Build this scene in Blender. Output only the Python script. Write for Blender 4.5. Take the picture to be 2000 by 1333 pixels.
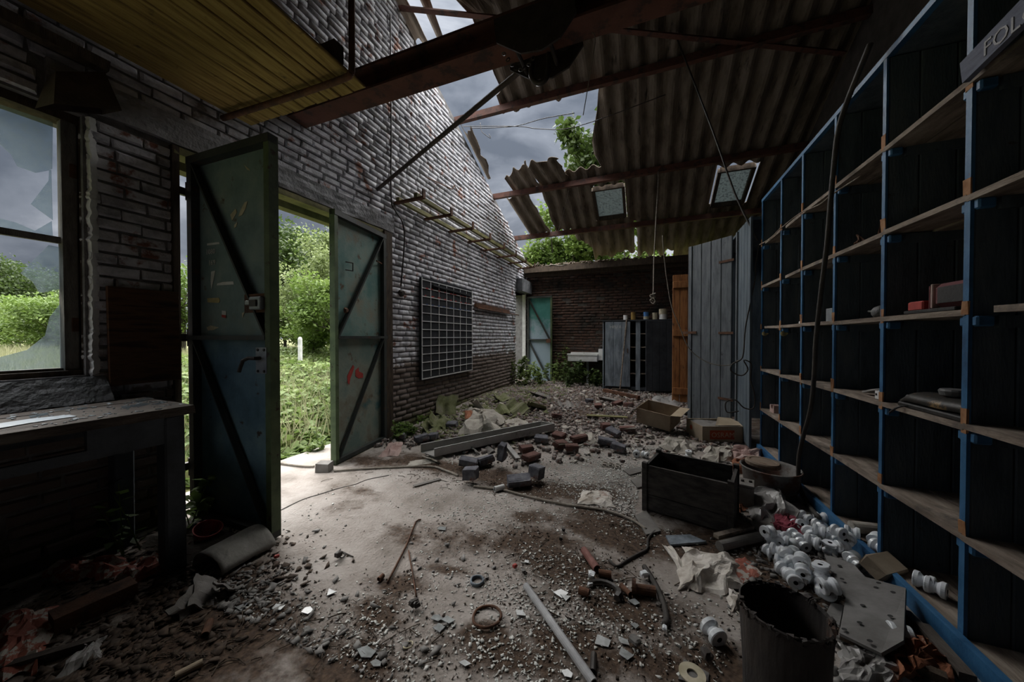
import bpy, math, random
import numpy as np
from mathutils import Vector, Matrix
rng = np.random.default_rng(7); random.seed(7)
for o in list(bpy.data.objects): bpy.data.objects.remove(o)
S = bpy.context.scene; COL = S.collection
PI = math.pi
# ---------------------------------------------------------------- camera
YAW, PIT, H = math.radians(21.4), math.radians(-0.7), 1.25
cd = bpy.data.cameras.new('camera'); cd.lens = 12; cd.sensor_width = 36; cd.clip_start = .02; cd.clip_end = 400
cam = bpy.data.objects.new('camera', cd); COL.objects.link(cam)
cam.location = (0, 0, H); cam.rotation_euler = (PI/2 + PIT, 0, YAW)
S.camera = cam
# ---------------------------------------------------------------- sky, sun, exposure
W = bpy.data.worlds.new('sky'); S.world = W; W.use_nodes = True
wn = W.node_tree.nodes; wl = W.node_tree.links; wn.clear()
def wnode(t, **k):
    n = wn.new(t)
    for a, b in k.items(): setattr(n, a, b)
    return n
tc = wnode('ShaderNodeTexCoord'); mp = wnode('ShaderNodeMapping'); mp.inputs['Scale'].default_value = (1, 1, 2.2)
wl.new(tc.outputs['Generated'], mp.inputs['Vector'])
nz = wnode('ShaderNodeTexNoise'); nz.inputs['Scale'].default_value = 3.1; nz.inputs['Detail'].default_value = 7; nz.inputs['Roughness'].default_value = .52; nz.inputs['Distortion'].default_value = .35
wl.new(mp.outputs[0], nz.inputs['Vector'])
cr = wnode('ShaderNodeValToRGB'); e = cr.color_ramp.elements
e[0].position = .36; e[0].color = (.070, .082, .104, 1); e[1].position = .68; e[1].color = (.36, .375, .405, 1)
m_ = e.new(.5); m_.color = (.135, .15, .178, 1)
wl.new(nz.outputs['Fac'], cr.inputs['Fac'])
sx = wnode('ShaderNodeSeparateXYZ'); wl.new(tc.outputs['Generated'], sx.inputs[0])
mr = wnode('ShaderNodeMapRange'); mr.inputs['From Min'].default_value = 0; mr.inputs['From Max'].default_value = 1
mr.inputs['To Min'].default_value = .8; mr.inputs['To Max'].default_value = 2.4      # overcast sky: zenith three times the horizon
wl.new(sx.outputs['Z'], mr.inputs['Value'])
bg = wnode('ShaderNodeBackground'); wo = wnode('ShaderNodeOutputWorld')
wl.new(cr.outputs[0], bg.inputs['Color']); wl.new(mr.outputs[0], bg.inputs['Strength']); wl.new(bg.outputs[0], wo.inputs[0])
sd = bpy.data.lights.new('sun', 'SUN'); sd.energy = 15.0; sd.angle = math.radians(115); sd.color = (1, .985, .95)
sun = bpy.data.objects.new('sun', sd); COL.objects.link(sun)
sdir = Vector((-.15, .30, .92)).normalized()            # towards the veiled sun
sun.rotation_euler = sdir.to_track_quat('Z', 'Y').to_euler()
S.view_settings.view_transform = 'Standard'; S.view_settings.look = 'None'; S.view_settings.gamma = 1
S.view_settings.use_curve_mapping = False; S.view_settings.exposure = 0.7
try:
    S.cycles.max_bounces = 8; S.cycles.diffuse_bounces = 5; S.cycles.transparent_max_bounces = 16
    S.cycles.caustics_reflective = False; S.cycles.caustics_refractive = False
except Exception: pass

# ---------------------------------------------------------------- helpers
FPX = 2000*12/36
_f = Vector((-math.sin(YAW)*math.cos(PIT), math.cos(YAW)*math.cos(PIT), math.sin(PIT)))
_r = Vector((math.cos(YAW), math.sin(YAW), 0)); _u = _r.cross(_f); CAM = Vector((0, 0, H))
def ray(u, v): return _f + _r*((u-1000)/FPX) + _u*((666.5-v)/FPX)
def on(u, v, ax, val):
    d = ray(u, v); return CAM + d*((val-CAM[ax])/d[ax])
def fl(u, v, z=0.): return on(u, v, 2, z)
def proj(p):
    d = Vector(p)-CAM; k = d.dot(_f)
    return (1000+FPX*d.dot(_r)/k, 666.5-FPX*d.dot(_u)/k, k)

class MB:
    def __init__(s): s.v = []; s.f = []
    def add(s, vs, fs):
        b = len(s.v); s.v += [tuple(p) for p in vs]; s.f += [tuple(i+b for i in q) for q in fs]; return s
    def hexa(s, p):   # 0-3 bottom ring, 4-7 top ring
        return s.add(p, [(3,2,1,0),(4,5,6,7),(0,1,5,4),(1,2,6,5),(2,3,7,6),(3,0,4,7)])
    def box(s, c, d, R=None, j=0):
        c = Vector(c); q = []
        for z in (-1, 1):
            for x, y in ((-1,-1),(1,-1),(1,1),(-1,1)):
                p = Vector((x*d[0]/2, y*d[1]/2, z*d[2]/2))
                if j: p += Vector((random.uniform(-j,j), random.uniform(-j,j), random.uniform(-j,j)))
                q.append(c + (R @ p if R else p))
        return s.hexa(q)
    def bb(s, a, b):   # box by corners
        return s.box([(a[i]+b[i])/2 for i in range(3)], [abs(b[i]-a[i]) for i in range(3)])
    def cbox(s, c, d, R=None, ch=.006, j=0):   # box with chamfered edges (24 verts hull)
        c = Vector(c); h = [x/2 for x in d]; ch = min(ch, min(h)*.45)
        vs = []; idx = {}
        for sx_ in (-1,1):
            for sy_ in (-1,1):
                for sz_ in (-1,1):
                    for a in range(3):
                        p = [sx_*(h[0]-ch), sy_*(h[1]-ch), sz_*(h[2]-ch)]
                        p[a] = (sx_, sy_, sz_)[a]*h[a]
                        p = Vector(p)
                        if j: p += Vector((random.uniform(-j,j), random.uniform(-j,j), random.uniform(-j,j)))
                        idx[(sx_,sy_,sz_,a)] = len(vs); vs.append(c + (R @ p if R else p))
        fs = []
        for a in range(3):
            b, d_ = (a+1)%3, (a+2)%3
            for sg in (-1,1):
                q = []
                for (i, k) in ((-1,-1),(1,-1),(1,1),(-1,1)):
                    t = [0,0,0]; t[a]=sg; t[b]=i; t[d_]=k; q.append(idx[(*t,a)])
                fs.append(q if sg > 0 else q[::-1])
            for i in (-1,1):
                for k in (-1,1):   # edge along axis a
                    t0=[0,0,0]; t0[a]=-1; t0[b]=i; t0[d_]=k; t1=list(t0); t1[a]=1
                    fs.append((idx[(*t0,b)], idx[(*t1,b)], idx[(*t1,d_)], idx[(*t0,d_)]))
        for sx_ in (-1,1):
            for sy_ in (-1,1):
                for sz_ in (-1,1): fs.append([idx[(sx_,sy_,sz_,a)] for a in range(3)])
        return s.add(vs, fs)
    def tube(s, pts, r, n=8, caps=True):
        pts = [Vector(p) for p in pts]; m = len(pts); rs = r if isinstance(r, (list, tuple)) else [r]*m
        ring = []; t0 = (pts[1]-pts[0]).normalized(); a = t0.orthogonal().normalized()
        for i, p in enumerate(pts):
            t = (pts[min(i+1,m-1)]-pts[max(i-1,0)])
            t = t.normalized() if t.length > 1e-9 else t0
            a = (a - t*a.dot(t)); a = a.normalized() if a.length > 1e-6 else t.orthogonal().normalized()
            b = t.cross(a)
            ring += [p + (a*math.cos(2*PI*k/n) + b*math.sin(2*PI*k/n))*rs[i] for k in range(n)]
        fs = [(i*n+k, i*n+(k+1)%n, (i+1)*n+(k+1)%n, (i+1)*n+k) for i in range(m-1) for k in range(n)]
        if caps: fs += [tuple(range(n))[::-1], tuple(range((m-1)*n, m*n))]
        return s.add(ring, fs)
    def lathe(s, prof, n=20, M=None, j=0):
        M = M or Matrix(); vs = []
        for r, z in prof:
            for k in range(n):
                a = 2*PI*k/n; rr = r*(1+random.uniform(-j,j)); vs.append(M @ Vector((rr*math.cos(a), rr*math.sin(a), z)))
        fs = [(i*n+k, i*n+(k+1)%n, (i+1)*n+(k+1)%n, (i+1)*n+k) for i in range(len(prof)-1) for k in range(n)]
        return s.add(vs, fs)
    def prism(s, poly, d, M=None):   # polygon in local xy, extruded 0..d along local z
        M = M or Matrix(); n = len(poly)
        vs = [M @ Vector((x, y, 0)) for x, y in poly] + [M @ Vector((x, y, d)) for x, y in poly]
        return s.add(vs, [tuple(range(n))[::-1], tuple(range(n, 2*n))] + [(k, (k+1)%n, n+(k+1)%n, n+k) for k in range(n)])
    def grid(s, fn, nu, nv, th=0., back=None):   # fn(a,b)->Vector, with thickness along the face normal
        P = [[Vector(fn(i/nu, k/nv)) for k in range(nv+1)] for i in range(nu+1)]
        I = lambda i, k: i*(nv+1)+k
        vs = [P[i][k] for i in range(nu+1) for k in range(nv+1)]
        fs = [(I(i,k), I(i+1,k), I(i+1,k+1), I(i,k+1)) for i in range(nu) for k in range(nv)]
        if th:
            N = len(vs)
            for i in range(nu+1):
                for k in range(nv+1):
                    a = P[min(i+1,nu)][k]-P[max(i-1,0)][k]; b = P[i][min(k+1,nv)]-P[i][max(k-1,0)]
                    n = a.cross(b); n = n.normalized() if n.length > 1e-12 else Vector((0,0,1))
                    vs.append(P[i][k]-n*th)
            fs += [tuple(N+x for x in q[::-1]) for q in fs[:]]
            edge = [I(i,0) for i in range(nu+1)] + [I(nu,k) for k in range(1,nv+1)] + [I(i,nv) for i in range(nu-1,-1,-1)] + [I(0,k) for k in range(nv-1,0,-1)]
            for q in range(len(edge)):
                a, b = edge[q], edge[(q+1)%len(edge)]; fs.append((b, a, N+a, N+b))
        return s.add(vs, fs)

def wm(o):
    m = Matrix.LocRotScale(o.location, o.rotation_euler, o.scale)
    return (wm(o.parent) @ m) if o.parent else m
def link(name, me, mat=None, parent=None):
    o = bpy.data.objects.new(name, me); COL.objects.link(o)
    if mat: me.materials.append(mat)
    if parent: o.parent = parent
    return o
def mesh(name, V, F, smooth=False):
    me = bpy.data.meshes.new(name); me.from_pydata(V, [], F); me.update()
    if smooth: me.polygons.foreach_set('use_smooth', [True]*len(me.polygons))
    return me
def mesh_np(name, V, F):      # big meshes: V (n,3), F (m,k)
    me = bpy.data.meshes.new(name); V = np.ascontiguousarray(V, 'f4'); F = np.ascontiguousarray(F, 'i4'); m, k = F.shape
    me.vertices.add(len(V)); me.vertices.foreach_set('co', V.ravel())
    me.loops.add(m*k); me.loops.foreach_set('vertex_index', F.ravel())
    me.polygons.add(m); me.polygons.foreach_set('loop_start', np.arange(0, m*k, k, dtype='i4'))
    me.update(calc_edges=True); return me
def obj(name, mb, mat, parent=None, label=None, smooth=False, loc=False, kind=None):
    """mesh object from world-space shape (loc=True: shape already in the parent's space)"""
    V = mb.v
    if parent and not loc:
        inv = wm(parent).inverted(); V = [inv @ Vector(p) for p in V]
    base = None
    if not parent:
        A = np.array(V); base = ((A[:,0].min()+A[:,0].max())/2, (A[:,1].min()+A[:,1].max())/2, A[:,2].min())
        V = [tuple(p) for p in (A-np.array(base))]
    o = link(name, mesh(name, V, mb.f, smooth), mat, parent)
    if base: o.location = base
    if label: o['label'] = label
    if kind: o['kind'] = kind
    return o
def thing(name, label, cat, loc=(0,0,0), rot=0, group=None, kind=None):
    o = bpy.data.objects.new(name, None); COL.objects.link(o); o.empty_display_size = .05
    o.location = loc; o.rotation_euler = rot if isinstance(rot, (tuple, list)) else (0, 0, rot)
    if label: o['label'] = label
    if cat: o['category'] = cat
    if group: o['group'] = group
    if kind: o['kind'] = kind
    return o
def tag(o, label, cat, group=None, kind=None):
    o['label'] = label; o['category'] = cat
    if group: o['group'] = group
    if kind: o['kind'] = kind
    return o
def dup(root, loc, rot=None, label=None, group=None, sc=None):
    r = root.copy(); COL.objects.link(r); r.location = loc
    if rot is not None: r.rotation_euler = rot
    if sc: r.scale = (sc,)*3
    if label: r['label'] = label
    if group: r['group'] = group
    for ch in list(root.children):
        c = ch.copy(); COL.objects.link(c); c.parent = r
        for g in list(ch.children):
            d = g.copy(); COL.objects.link(d); d.parent = c
    return r
def struct(name, mb, mat, label=None): 
    o = obj(name, mb, mat); o['kind'] = 'structure'
    if label: o['label'] = label
    return o
def rot_to(d, up=(0,0,1)):   # matrix whose x axis is d
    d = Vector(d).normalized(); u = Vector(up); y = u.cross(d)
    y = y.normalized() if y.length > 1e-6 else Vector((0,1,0)); z = d.cross(y)
    return Matrix((d, y, z)).transposed()
def bar(mb, a, b, w, h, up=(0,0,1)):   # rectangular bar from a to b
    a, b = Vector(a), Vector(b); return mb.box((a+b)/2, ((b-a).length, w, h), rot_to(b-a, up))
def n1(x, y=0., s=0):      # cheap smooth value noise
    def hsh(i, k): return (math.sin(i*127.1+k*311.7+s*74.7)*43758.5453) % 1
    i, k = math.floor(x), math.floor(y); fx, fy = x-i, y-k; fx = fx*fx*(3-2*fx); fy = fy*fy*(3-2*fy)
    return (hsh(i,k)*(1-fx)+hsh(i+1,k)*fx)*(1-fy)+(hsh(i,k+1)*(1-fx)+hsh(i+1,k+1)*fx)*fy
def smooth_path(pts, n=6):
    P = [Vector(p) for p in pts]; out = []
    for i in range(len(P)-1):
        a, b, c, d = P[max(i-1,0)], P[i], P[i+1], P[min(i+2,len(P)-1)]
        for k in range(n):
            t = k/n; out.append(.5*((2*b)+(c-a)*t+(2*a-5*b+4*c-d)*t*t+(3*b-a-3*c+d)*t**3))
    return out+[P[-1]]

# ---------------------------------------------------------------- materials
def mat(name, cols, scale=6., rough=.8, bump=0., bscale=60., metal=0., stretch=(1,1,1), detail=6, pos=(.35,.65), coords='Position', extra=None, spec=.3, alpha=None, trans=0):
    """cols: 2-4 colours mixed by noise in world position (or object) space"""
    m = bpy.data.materials.new(name); m.use_nodes = True; nt = m.node_tree; N, L = nt.nodes, nt.links
    p = N['Principled BSDF']; p.inputs['Roughness'].default_value = rough; p.inputs['Metallic'].default_value = metal
    p.inputs['Specular IOR Level'].default_value = spec
    if coords == 'Object': src = N.new('ShaderNodeTexCoord').outputs['Object']
    else: src = N.new('ShaderNodeNewGeometry').outputs['Position']
    mp = N.new('ShaderNodeMapping'); mp.inputs['Scale'].default_value = stretch; L.new(src, mp.inputs['Vector'])
    nz = N.new('ShaderNodeTexNoise'); nz.inputs['Scale'].default_value = scale; nz.inputs['Detail'].default_value = detail; nz.inputs['Roughness'].default_value = .62
    L.new(mp.outputs[0], nz.inputs['Vector'])
    cr = N.new('ShaderNodeValToRGB'); el = cr.color_ramp.elements
    el[0].position, el[1].position = pos
    el[0].color = (*cols[0], 1); el[1].color = (*cols[-1], 1)
    for i, c in enumerate(cols[1:-1]):
        q = el.new(pos[0]+(pos[1]-pos[0])*(i+1)/(len(cols)-1)); q.color = (*c, 1)
    L.new(nz.outputs['Fac'], cr.inputs['Fac']); out = cr.outputs[0]
    if extra: out = extra(nt, out, src)
    L.new(out, p.inputs['Base Color'])
    if bump:
        n2 = N.new('ShaderNodeTexNoise'); n2.inputs['Scale'].default_value = bscale; n2.inputs['Detail'].default_value = 5
        L.new(mp.outputs[0], n2.inputs['Vector'])
        bp = N.new('ShaderNodeBump'); bp.inputs['Strength'].default_value = bump; bp.inputs['Distance'].default_value = .01
        L.new(n2.outputs['Fac'], bp.inputs['Height']); L.new(bp.outputs[0], p.inputs['Normal'])
    if trans:
        t = N.new('ShaderNodeBsdfTranslucent'); L.new(out, t.inputs['Color']); mx = N.new('ShaderNodeMixShader'); mx.inputs[0].default_value = trans
        L.new(p.outputs[0], mx.inputs[1]); L.new(t.outputs[0], mx.inputs[2]); L.new(mx.outputs[0], N['Material Output'].inputs[0])
    return m
def mix_noise(col, scale, lo, hi, stretch=(1,1,1), seed=0., zlim=None):
    """layer another colour over, by noise threshold (and optional world height window z0,z1: full below z0, none above z1)"""
    def f(nt, out, src):
        N, L = nt.nodes, nt.links
        mp = N.new('ShaderNodeMapping'); mp.inputs['Scale'].default_value = stretch; mp.inputs['Location'].default_value = (seed, seed*.7, seed*1.3); L.new(src, mp.inputs['Vector'])
        nz = N.new('ShaderNodeTexNoise'); nz.inputs['Scale'].default_value = scale; nz.inputs['Detail'].default_value = 5; nz.inputs['Roughness'].default_value = .65
        L.new(mp.outputs[0], nz.inputs['Vector'])
        v = nz.outputs['Fac']
        if zlim:
            sp = N.new('ShaderNodeSeparateXYZ'); L.new(src, sp.inputs[0])
            z = N.new('ShaderNodeMapRange'); z.inputs['From Min'].default_value = zlim[0]; z.inputs['From Max'].default_value = zlim[1]; z.inputs['To Min'].default_value = .5; z.inputs['To Max'].default_value = -.5
            L.new(sp.outputs['Z'], z.inputs['Value']); ad = N.new('ShaderNodeMath'); ad.operation = 'ADD'; L.new(v, ad.inputs[0]); L.new(z.outputs[0], ad.inputs[1]); v = ad.outputs[0]
        mr = N.new('ShaderNodeMapRange'); mr.inputs['From Min'].default_value = lo; mr.inputs['From Max'].default_value = hi
        L.new(v, mr.inputs['Value'])
        mx = N.new('ShaderNodeMix'); mx.data_type = 'RGBA'; L.new(mr.outputs[0], mx.inputs['Factor']); L.new(out, mx.inputs['A'])
        mx.inputs['B'].default_value = (*col, 1); return mx.outputs['Result']
    return f
def chain(*fs):
    def f(nt, out, src):
        for g in fs: out = g(nt, out, src)
        return out
    return f
M = {}
M['brick_painted'] = mat('brick_painted', [(.30,.30,.33),(.50,.50,.54),(.62,.62,.66)], 9, .85, .5, 70, extra=chain(
    mix_noise((.23,.11,.08), 5.5, .58, .65), mix_noise((.16,.14,.13), 3.2, .60, .72, seed=9), mix_noise((.17,.135,.12), 7, .56, .66, seed=4, zlim=(.75,1.15)),
    mix_noise((.10,.11,.035), 5, .60, .80, seed=2, zlim=(-.1,.55))))
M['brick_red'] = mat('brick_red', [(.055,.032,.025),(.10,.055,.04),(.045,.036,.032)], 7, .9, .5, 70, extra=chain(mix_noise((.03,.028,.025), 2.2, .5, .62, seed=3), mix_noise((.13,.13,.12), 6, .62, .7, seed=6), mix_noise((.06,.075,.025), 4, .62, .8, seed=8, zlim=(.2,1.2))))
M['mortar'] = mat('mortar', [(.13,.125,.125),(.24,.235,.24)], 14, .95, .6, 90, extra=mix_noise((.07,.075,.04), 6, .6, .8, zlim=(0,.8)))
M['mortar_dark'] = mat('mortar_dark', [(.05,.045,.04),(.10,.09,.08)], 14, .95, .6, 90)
M['plaster'] = mat('plaster', [(.20,.20,.21),(.34,.34,.36)], 7, .95, 1., 38, extra=mix_noise((.10,.085,.07), 3, .6, .75))
M['concrete_sill'] = mat('concrete_sill', [(.08,.085,.09),(.16,.165,.18)], 9, .95, 1., 50)
M['timber_dark'] = mat('timber_dark', [(.035,.025,.018),(.09,.065,.045)], 5, .85, .5, 40, stretch=(6,6,1.2))
M['timber_green'] = mat('timber_green', [(.10,.10,.04),(.22,.20,.09)], 5, .85, .4, 40)
M['steel_red'] = mat('steel_red', [(.085,.036,.026),(.14,.060,.043)], 5, .7, .25, 60, extra=mix_noise((.05,.03,.025), 8, .52, .62))
M['steel_dark'] = mat('steel_dark', [(.035,.028,.026),(.075,.055,.05)], 8, .6, .3, 60)
M['rust'] = mat('rust', [(.06,.032,.022),(.15,.07,.04)], 12, .85, .4, 80)
M['sheet'] = mat('sheet', [(.10,.08,.06),(.19,.155,.12),(.25,.21,.17)], 3, .92, .5, 70, stretch=(2.5,.6,1), extra=chain(mix_noise((.085,.085,.045), 2.6, .68, .80, stretch=(4,.5,1), seed=5), mix_noise((.06,.05,.04), 4, .58, .7, stretch=(3,.5,1), seed=1)))
M['plank_yellow'] = mat('plank_yellow', [(.15,.095,.028),(.28,.19,.058),(.36,.26,.09)], 4, .75, .3, 60, stretch=(9,.8,9), extra=mix_noise((.06,.04,.02), 7, .62, .72, seed=3))
M['dark_wall'] = mat('dark_wall', [(.05,.045,.042),(.09,.08,.075)], 6, .95, .4, 40)
# ================================================================ FLOOR AND GROUND
def vn(x, y, s=0):
    x = np.asarray(x, float); y = np.asarray(y, float)
    i = np.floor(x); k = np.floor(y); fx = x-i; fy = y-k; fx = fx*fx*(3-2*fx); fy = fy*fy*(3-2*fy)
    h = lambda a, b: np.modf(np.abs(np.sin(a*127.1+b*311.7+s*74.7)*43758.5453))[0]
    return (h(i,k)*(1-fx)+h(i+1,k)*fx)*(1-fy)+(h(i,k+1)*(1-fx)+h(i+1,k+1)*fx)*fy
def fbm(x, y, s=0): return vn(x, y, s)*.5+vn(x*2.1, y*2.1, s+1)*.3+vn(x*4.3, y*4.3, s+2)*.2
def hgt(x, y):
    x = np.asarray(x, float); y = np.asarray(y, float)
    far = np.clip((y-3.3)/2.5, 0, 1)*np.clip((-.2-x)/1.6, 0, 1)
    m = far*(.03+.10*fbm(x*1.5, y*1.5, 3)) + np.clip((y-4.0)/3, 0, 1)*.045*fbm(x*2.2, y*2.2, 5)
    near = np.clip((.35+x*-.0-(np.abs(x-1.0)))/.35, 0, 1)*np.clip((3.3-y)/1, 0, 1)
    return m + near*.02*fbm(x*5, y*5, 9) + .006*fbm(x*7, y*7, 2)
def hz(x, y): return float(hgt(x, y))
blobs = []      # dirt patches on the concrete: centre px on floor, radii (m), strength
for u, v, rx, ry, s in [(850,912,.55,.16,.9),(740,905,.3,.15,.8),(1000,940,.5,.18,.9),(1130,965,.5,.2,.9),(900,1040,.35,.14,.6),(1020,1060,.35,.16,.7),(800,1050,.25,.12,.6),
        (1120,1110,.30,.20,1.),(1200,1040,.35,.22,1.),(1200,1180,.28,.16,1.),(1060,1010,.25,.1,.5),(690,1000,.2,.1,.4),(870,1110,.16,.06,.6),(780,1150,.14,.08,.8),(740,1210,.15,.1,.9),(650,1290,.3,.12,.9),(500,1250,.35,.2,.8),
        (400,1200,.3,.2,.9),(300,1280,.4,.2,.9),(1000,1300,.25,.1,.7),(1150,1280,.2,.12,.9),(1260,1300,.2,.15,.8),(1330,1200,.2,.15,.7),(1400,1300,.3,.2,.8),(850,1270,.1,.08,.5),(1150,870,.6,.3,.55),(1000,850,.8,.35,.7),(700,960,.25,.08,.4),
        (420,1130,.3,.2,.9),(1500,1100,.5,.4,1.),(1250,960,.4,.2,.6),(1320,1010,.3,.2,.8),(250,1150,.4,.3,1.),(1080,800,1.2,.5,.7),(1200,770,1.2,.5,.6),(560,1120,.16,.06,.45)]:
    p = fl(u, v); blobs.append((p.x, p.y, rx, ry, s))
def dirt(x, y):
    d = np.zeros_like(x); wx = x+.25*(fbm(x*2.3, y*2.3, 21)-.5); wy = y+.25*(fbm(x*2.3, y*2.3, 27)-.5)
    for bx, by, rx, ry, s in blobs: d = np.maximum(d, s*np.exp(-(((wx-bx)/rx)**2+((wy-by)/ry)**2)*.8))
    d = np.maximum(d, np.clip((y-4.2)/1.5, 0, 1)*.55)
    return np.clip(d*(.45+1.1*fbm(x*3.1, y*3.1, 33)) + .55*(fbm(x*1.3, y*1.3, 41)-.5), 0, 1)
gx = np.linspace(-3.42, 2.62, 174); gy = np.linspace(-2.2, 10.0, 350)
GX, GY = np.meshgrid(gx, gy, indexing='ij'); GZ = hgt(GX, GY)
V = np.stack([GX, GY, GZ], -1).reshape(-1, 3); ny = len(gy)
a = (np.arange(len(gx)-1)[:,None]*ny+np.arange(ny-1)[None]).ravel()
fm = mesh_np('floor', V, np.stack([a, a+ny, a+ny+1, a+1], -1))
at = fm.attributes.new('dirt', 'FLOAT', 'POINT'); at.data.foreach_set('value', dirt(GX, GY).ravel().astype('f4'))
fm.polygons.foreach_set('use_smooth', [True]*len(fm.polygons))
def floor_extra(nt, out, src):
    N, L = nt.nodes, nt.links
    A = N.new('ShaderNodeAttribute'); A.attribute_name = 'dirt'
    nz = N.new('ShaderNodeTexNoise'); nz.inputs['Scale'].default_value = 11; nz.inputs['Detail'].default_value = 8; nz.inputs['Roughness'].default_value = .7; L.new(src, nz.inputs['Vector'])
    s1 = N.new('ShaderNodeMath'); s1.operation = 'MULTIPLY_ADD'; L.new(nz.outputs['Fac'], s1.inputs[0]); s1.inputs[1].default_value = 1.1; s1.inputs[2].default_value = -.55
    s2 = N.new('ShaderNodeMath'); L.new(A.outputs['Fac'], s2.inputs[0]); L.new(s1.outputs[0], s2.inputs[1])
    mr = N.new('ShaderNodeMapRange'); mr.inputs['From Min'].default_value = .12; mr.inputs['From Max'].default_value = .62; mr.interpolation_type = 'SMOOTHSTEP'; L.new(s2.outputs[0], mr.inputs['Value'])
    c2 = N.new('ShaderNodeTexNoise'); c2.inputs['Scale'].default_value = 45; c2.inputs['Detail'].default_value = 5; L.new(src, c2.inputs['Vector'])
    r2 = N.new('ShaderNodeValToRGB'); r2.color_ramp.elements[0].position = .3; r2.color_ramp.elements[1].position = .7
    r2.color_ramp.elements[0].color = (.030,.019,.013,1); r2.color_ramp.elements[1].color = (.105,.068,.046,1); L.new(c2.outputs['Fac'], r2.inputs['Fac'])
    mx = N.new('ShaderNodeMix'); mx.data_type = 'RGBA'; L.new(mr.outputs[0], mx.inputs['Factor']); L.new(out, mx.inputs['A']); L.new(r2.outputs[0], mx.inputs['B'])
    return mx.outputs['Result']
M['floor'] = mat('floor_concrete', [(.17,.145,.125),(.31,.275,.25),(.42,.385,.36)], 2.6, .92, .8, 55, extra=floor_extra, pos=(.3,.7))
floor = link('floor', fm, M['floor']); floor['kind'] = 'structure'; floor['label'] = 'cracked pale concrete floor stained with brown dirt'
for uv in ([(548,998),(590,978),(628,966),(660,956),(694,948)], [(694,948),(720,938),(760,930)]):
    pts = [fl(*p) for p in uv]; pts = [Vector((p.x, p.y, hz(p.x, p.y)+.0005)) for p in pts]; o = obj('crack', MB().tube(smooth_path(pts, 4), .0045, 4), M['dark_wall'], floor)
# ground outside
gx = np.linspace(-120, 40, 161); gy = np.linspace(-50, 110, 161); GX, GY = np.meshgrid(gx, gy, indexing='ij')
out_d = np.maximum(-3.7-GX, GY-10.2)
GZ = -.06 + np.clip(out_d, 0, 8)*.045 + .25*np.clip(out_d-1, 0, 4)/4*fbm(GX*.4, GY*.4, 3); GZ = np.where(out_d < .1, -.08, GZ)
def ground_z(x, y):
    d = np.maximum(-3.7-x, y-10.2); return np.where(d < .1, -.08, -.06+np.clip(d,0,8)*.045+.25*np.clip(d-1,0,4)/4*fbm(x*.4, y*.4, 3))
a = (np.arange(160)[:,None]*161+np.arange(160)[None]).ravel()
M['soil'] = mat('soil', [(.06,.05,.03),(.10,.10,.035),(.12,.15,.04)], 1.5, .95, .5, 20)
gm = mesh_np('ground', np.stack([GX,GY,GZ],-1).reshape(-1,3), np.stack([a,a+161,a+162,a+1],-1))
gr = link('ground', gm, M['soil']); gr['kind'] = 'structure'; gr['label'] = 'grassy ground outside the building'

# ================================================================ WALLS
XW, YF = -2.98, 8.68           # inner face of the left wall, of the far wall
RY = 3.42
def zroof(y): return 4.94-.435*(y-5.04) if y > RY else 4.94-.435*(RY-5.04)-.43*(RY-y)
DY0, DY1, DZ = 1.31, 3.42, 2.54       # left double door
WY0, WY1, WZ0, WZ1 = -1.0, .93, 1.03, 2.51   # window
FY0, FY1, FZ = 7.85, 8.59, 2.36       # far door opening
D = XW-.34; XM = XW-.012
wl_mb = MB()
def wallprism(mb, poly):   # poly in (y,z)
    vs = [(XM, y, z) for y, z in poly]+[(D, y, z) for y, z in poly]; n = len(poly)
    mb.add(vs, [tuple(range(n)), tuple(range(n, 2*n))[::-1]]+[(k, n+k, n+(k+1)%n, (k+1)%n) for k in range(n)])
def ztop(y): return zroof(y)-.06
wallprism(wl_mb, [(-2.2,-.1),(DY0,-.1),(DY0,WZ0),(-2.2,WZ0)])
wallprism(wl_mb, [(WY1,WZ0),(DY0,WZ0),(DY0,DZ),(WY1,DZ)]); wallprism(wl_mb, [(-2.2,WZ0),(WY0,WZ0),(WY0,WZ1),(-2.2,WZ1)])
wallprism(wl_mb, [(-2.2,WZ1),(WY1,WZ1),(WY1,DZ),(DY0,DZ),(RY,DZ),(RY,ztop(RY)),(-2.2,ztop(-2.2))])
wallprism(wl_mb, [(DY1,-.1),(FY0,-.1),(FY0,FZ),(FY0,ztop(FY0)),(DY1,ztop(DY1))])
wallprism(wl_mb, [(FY0,FZ),(YF+.3,FZ),(YF+.3,3.15),(FY0,ztop(FY0))])
wallprism(wl_mb, [(FY1,-.1),(YF+.3,-.1),(YF+.3,FZ),(FY1,FZ)])
wall_left = struct('wall_left', wl_mb, M['mortar'], 'whitewashed brick side wall with peeling paint')
def brick_variants(name, L, Hh, T, mt, n=6):
    r = []
    for i in range(n):
        mb = MB(); c = .010; j = lambda a=.004: random.uniform(-a, a)
        # local: x out of the wall, y along, z up
        q = [(-T, s*L/2, t*Hh/2) for s, t in ((-1,-1),(1,-1),(1,1),(-1,1))]
        mid = [(-.008+j(.003), s*(L/2)+j(), t*(Hh/2)+j(.003)) for s, t in ((-1,-1),(1,-1),(1,1),(-1,1))]
        fr = [(.003+j(.004), s*(L/2-c)+j(.006), t*(Hh/2-c)+j(.003)) for s, t in ((-1,-1),(1,-1),(1,1),(-1,1))]
        vs = q+mid+fr; fs = []
        for b in (0, 4): fs += [(b+k, b+(k+1)%4, b+4+(k+1)%4, b+4+k) for k in range(4)]
        fs.append((8,9,10,11)); mb.add(vs, fs); me = mesh(name, mb.v, mb.f); me.materials.append(mt); r.append(me)
    return r
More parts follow.
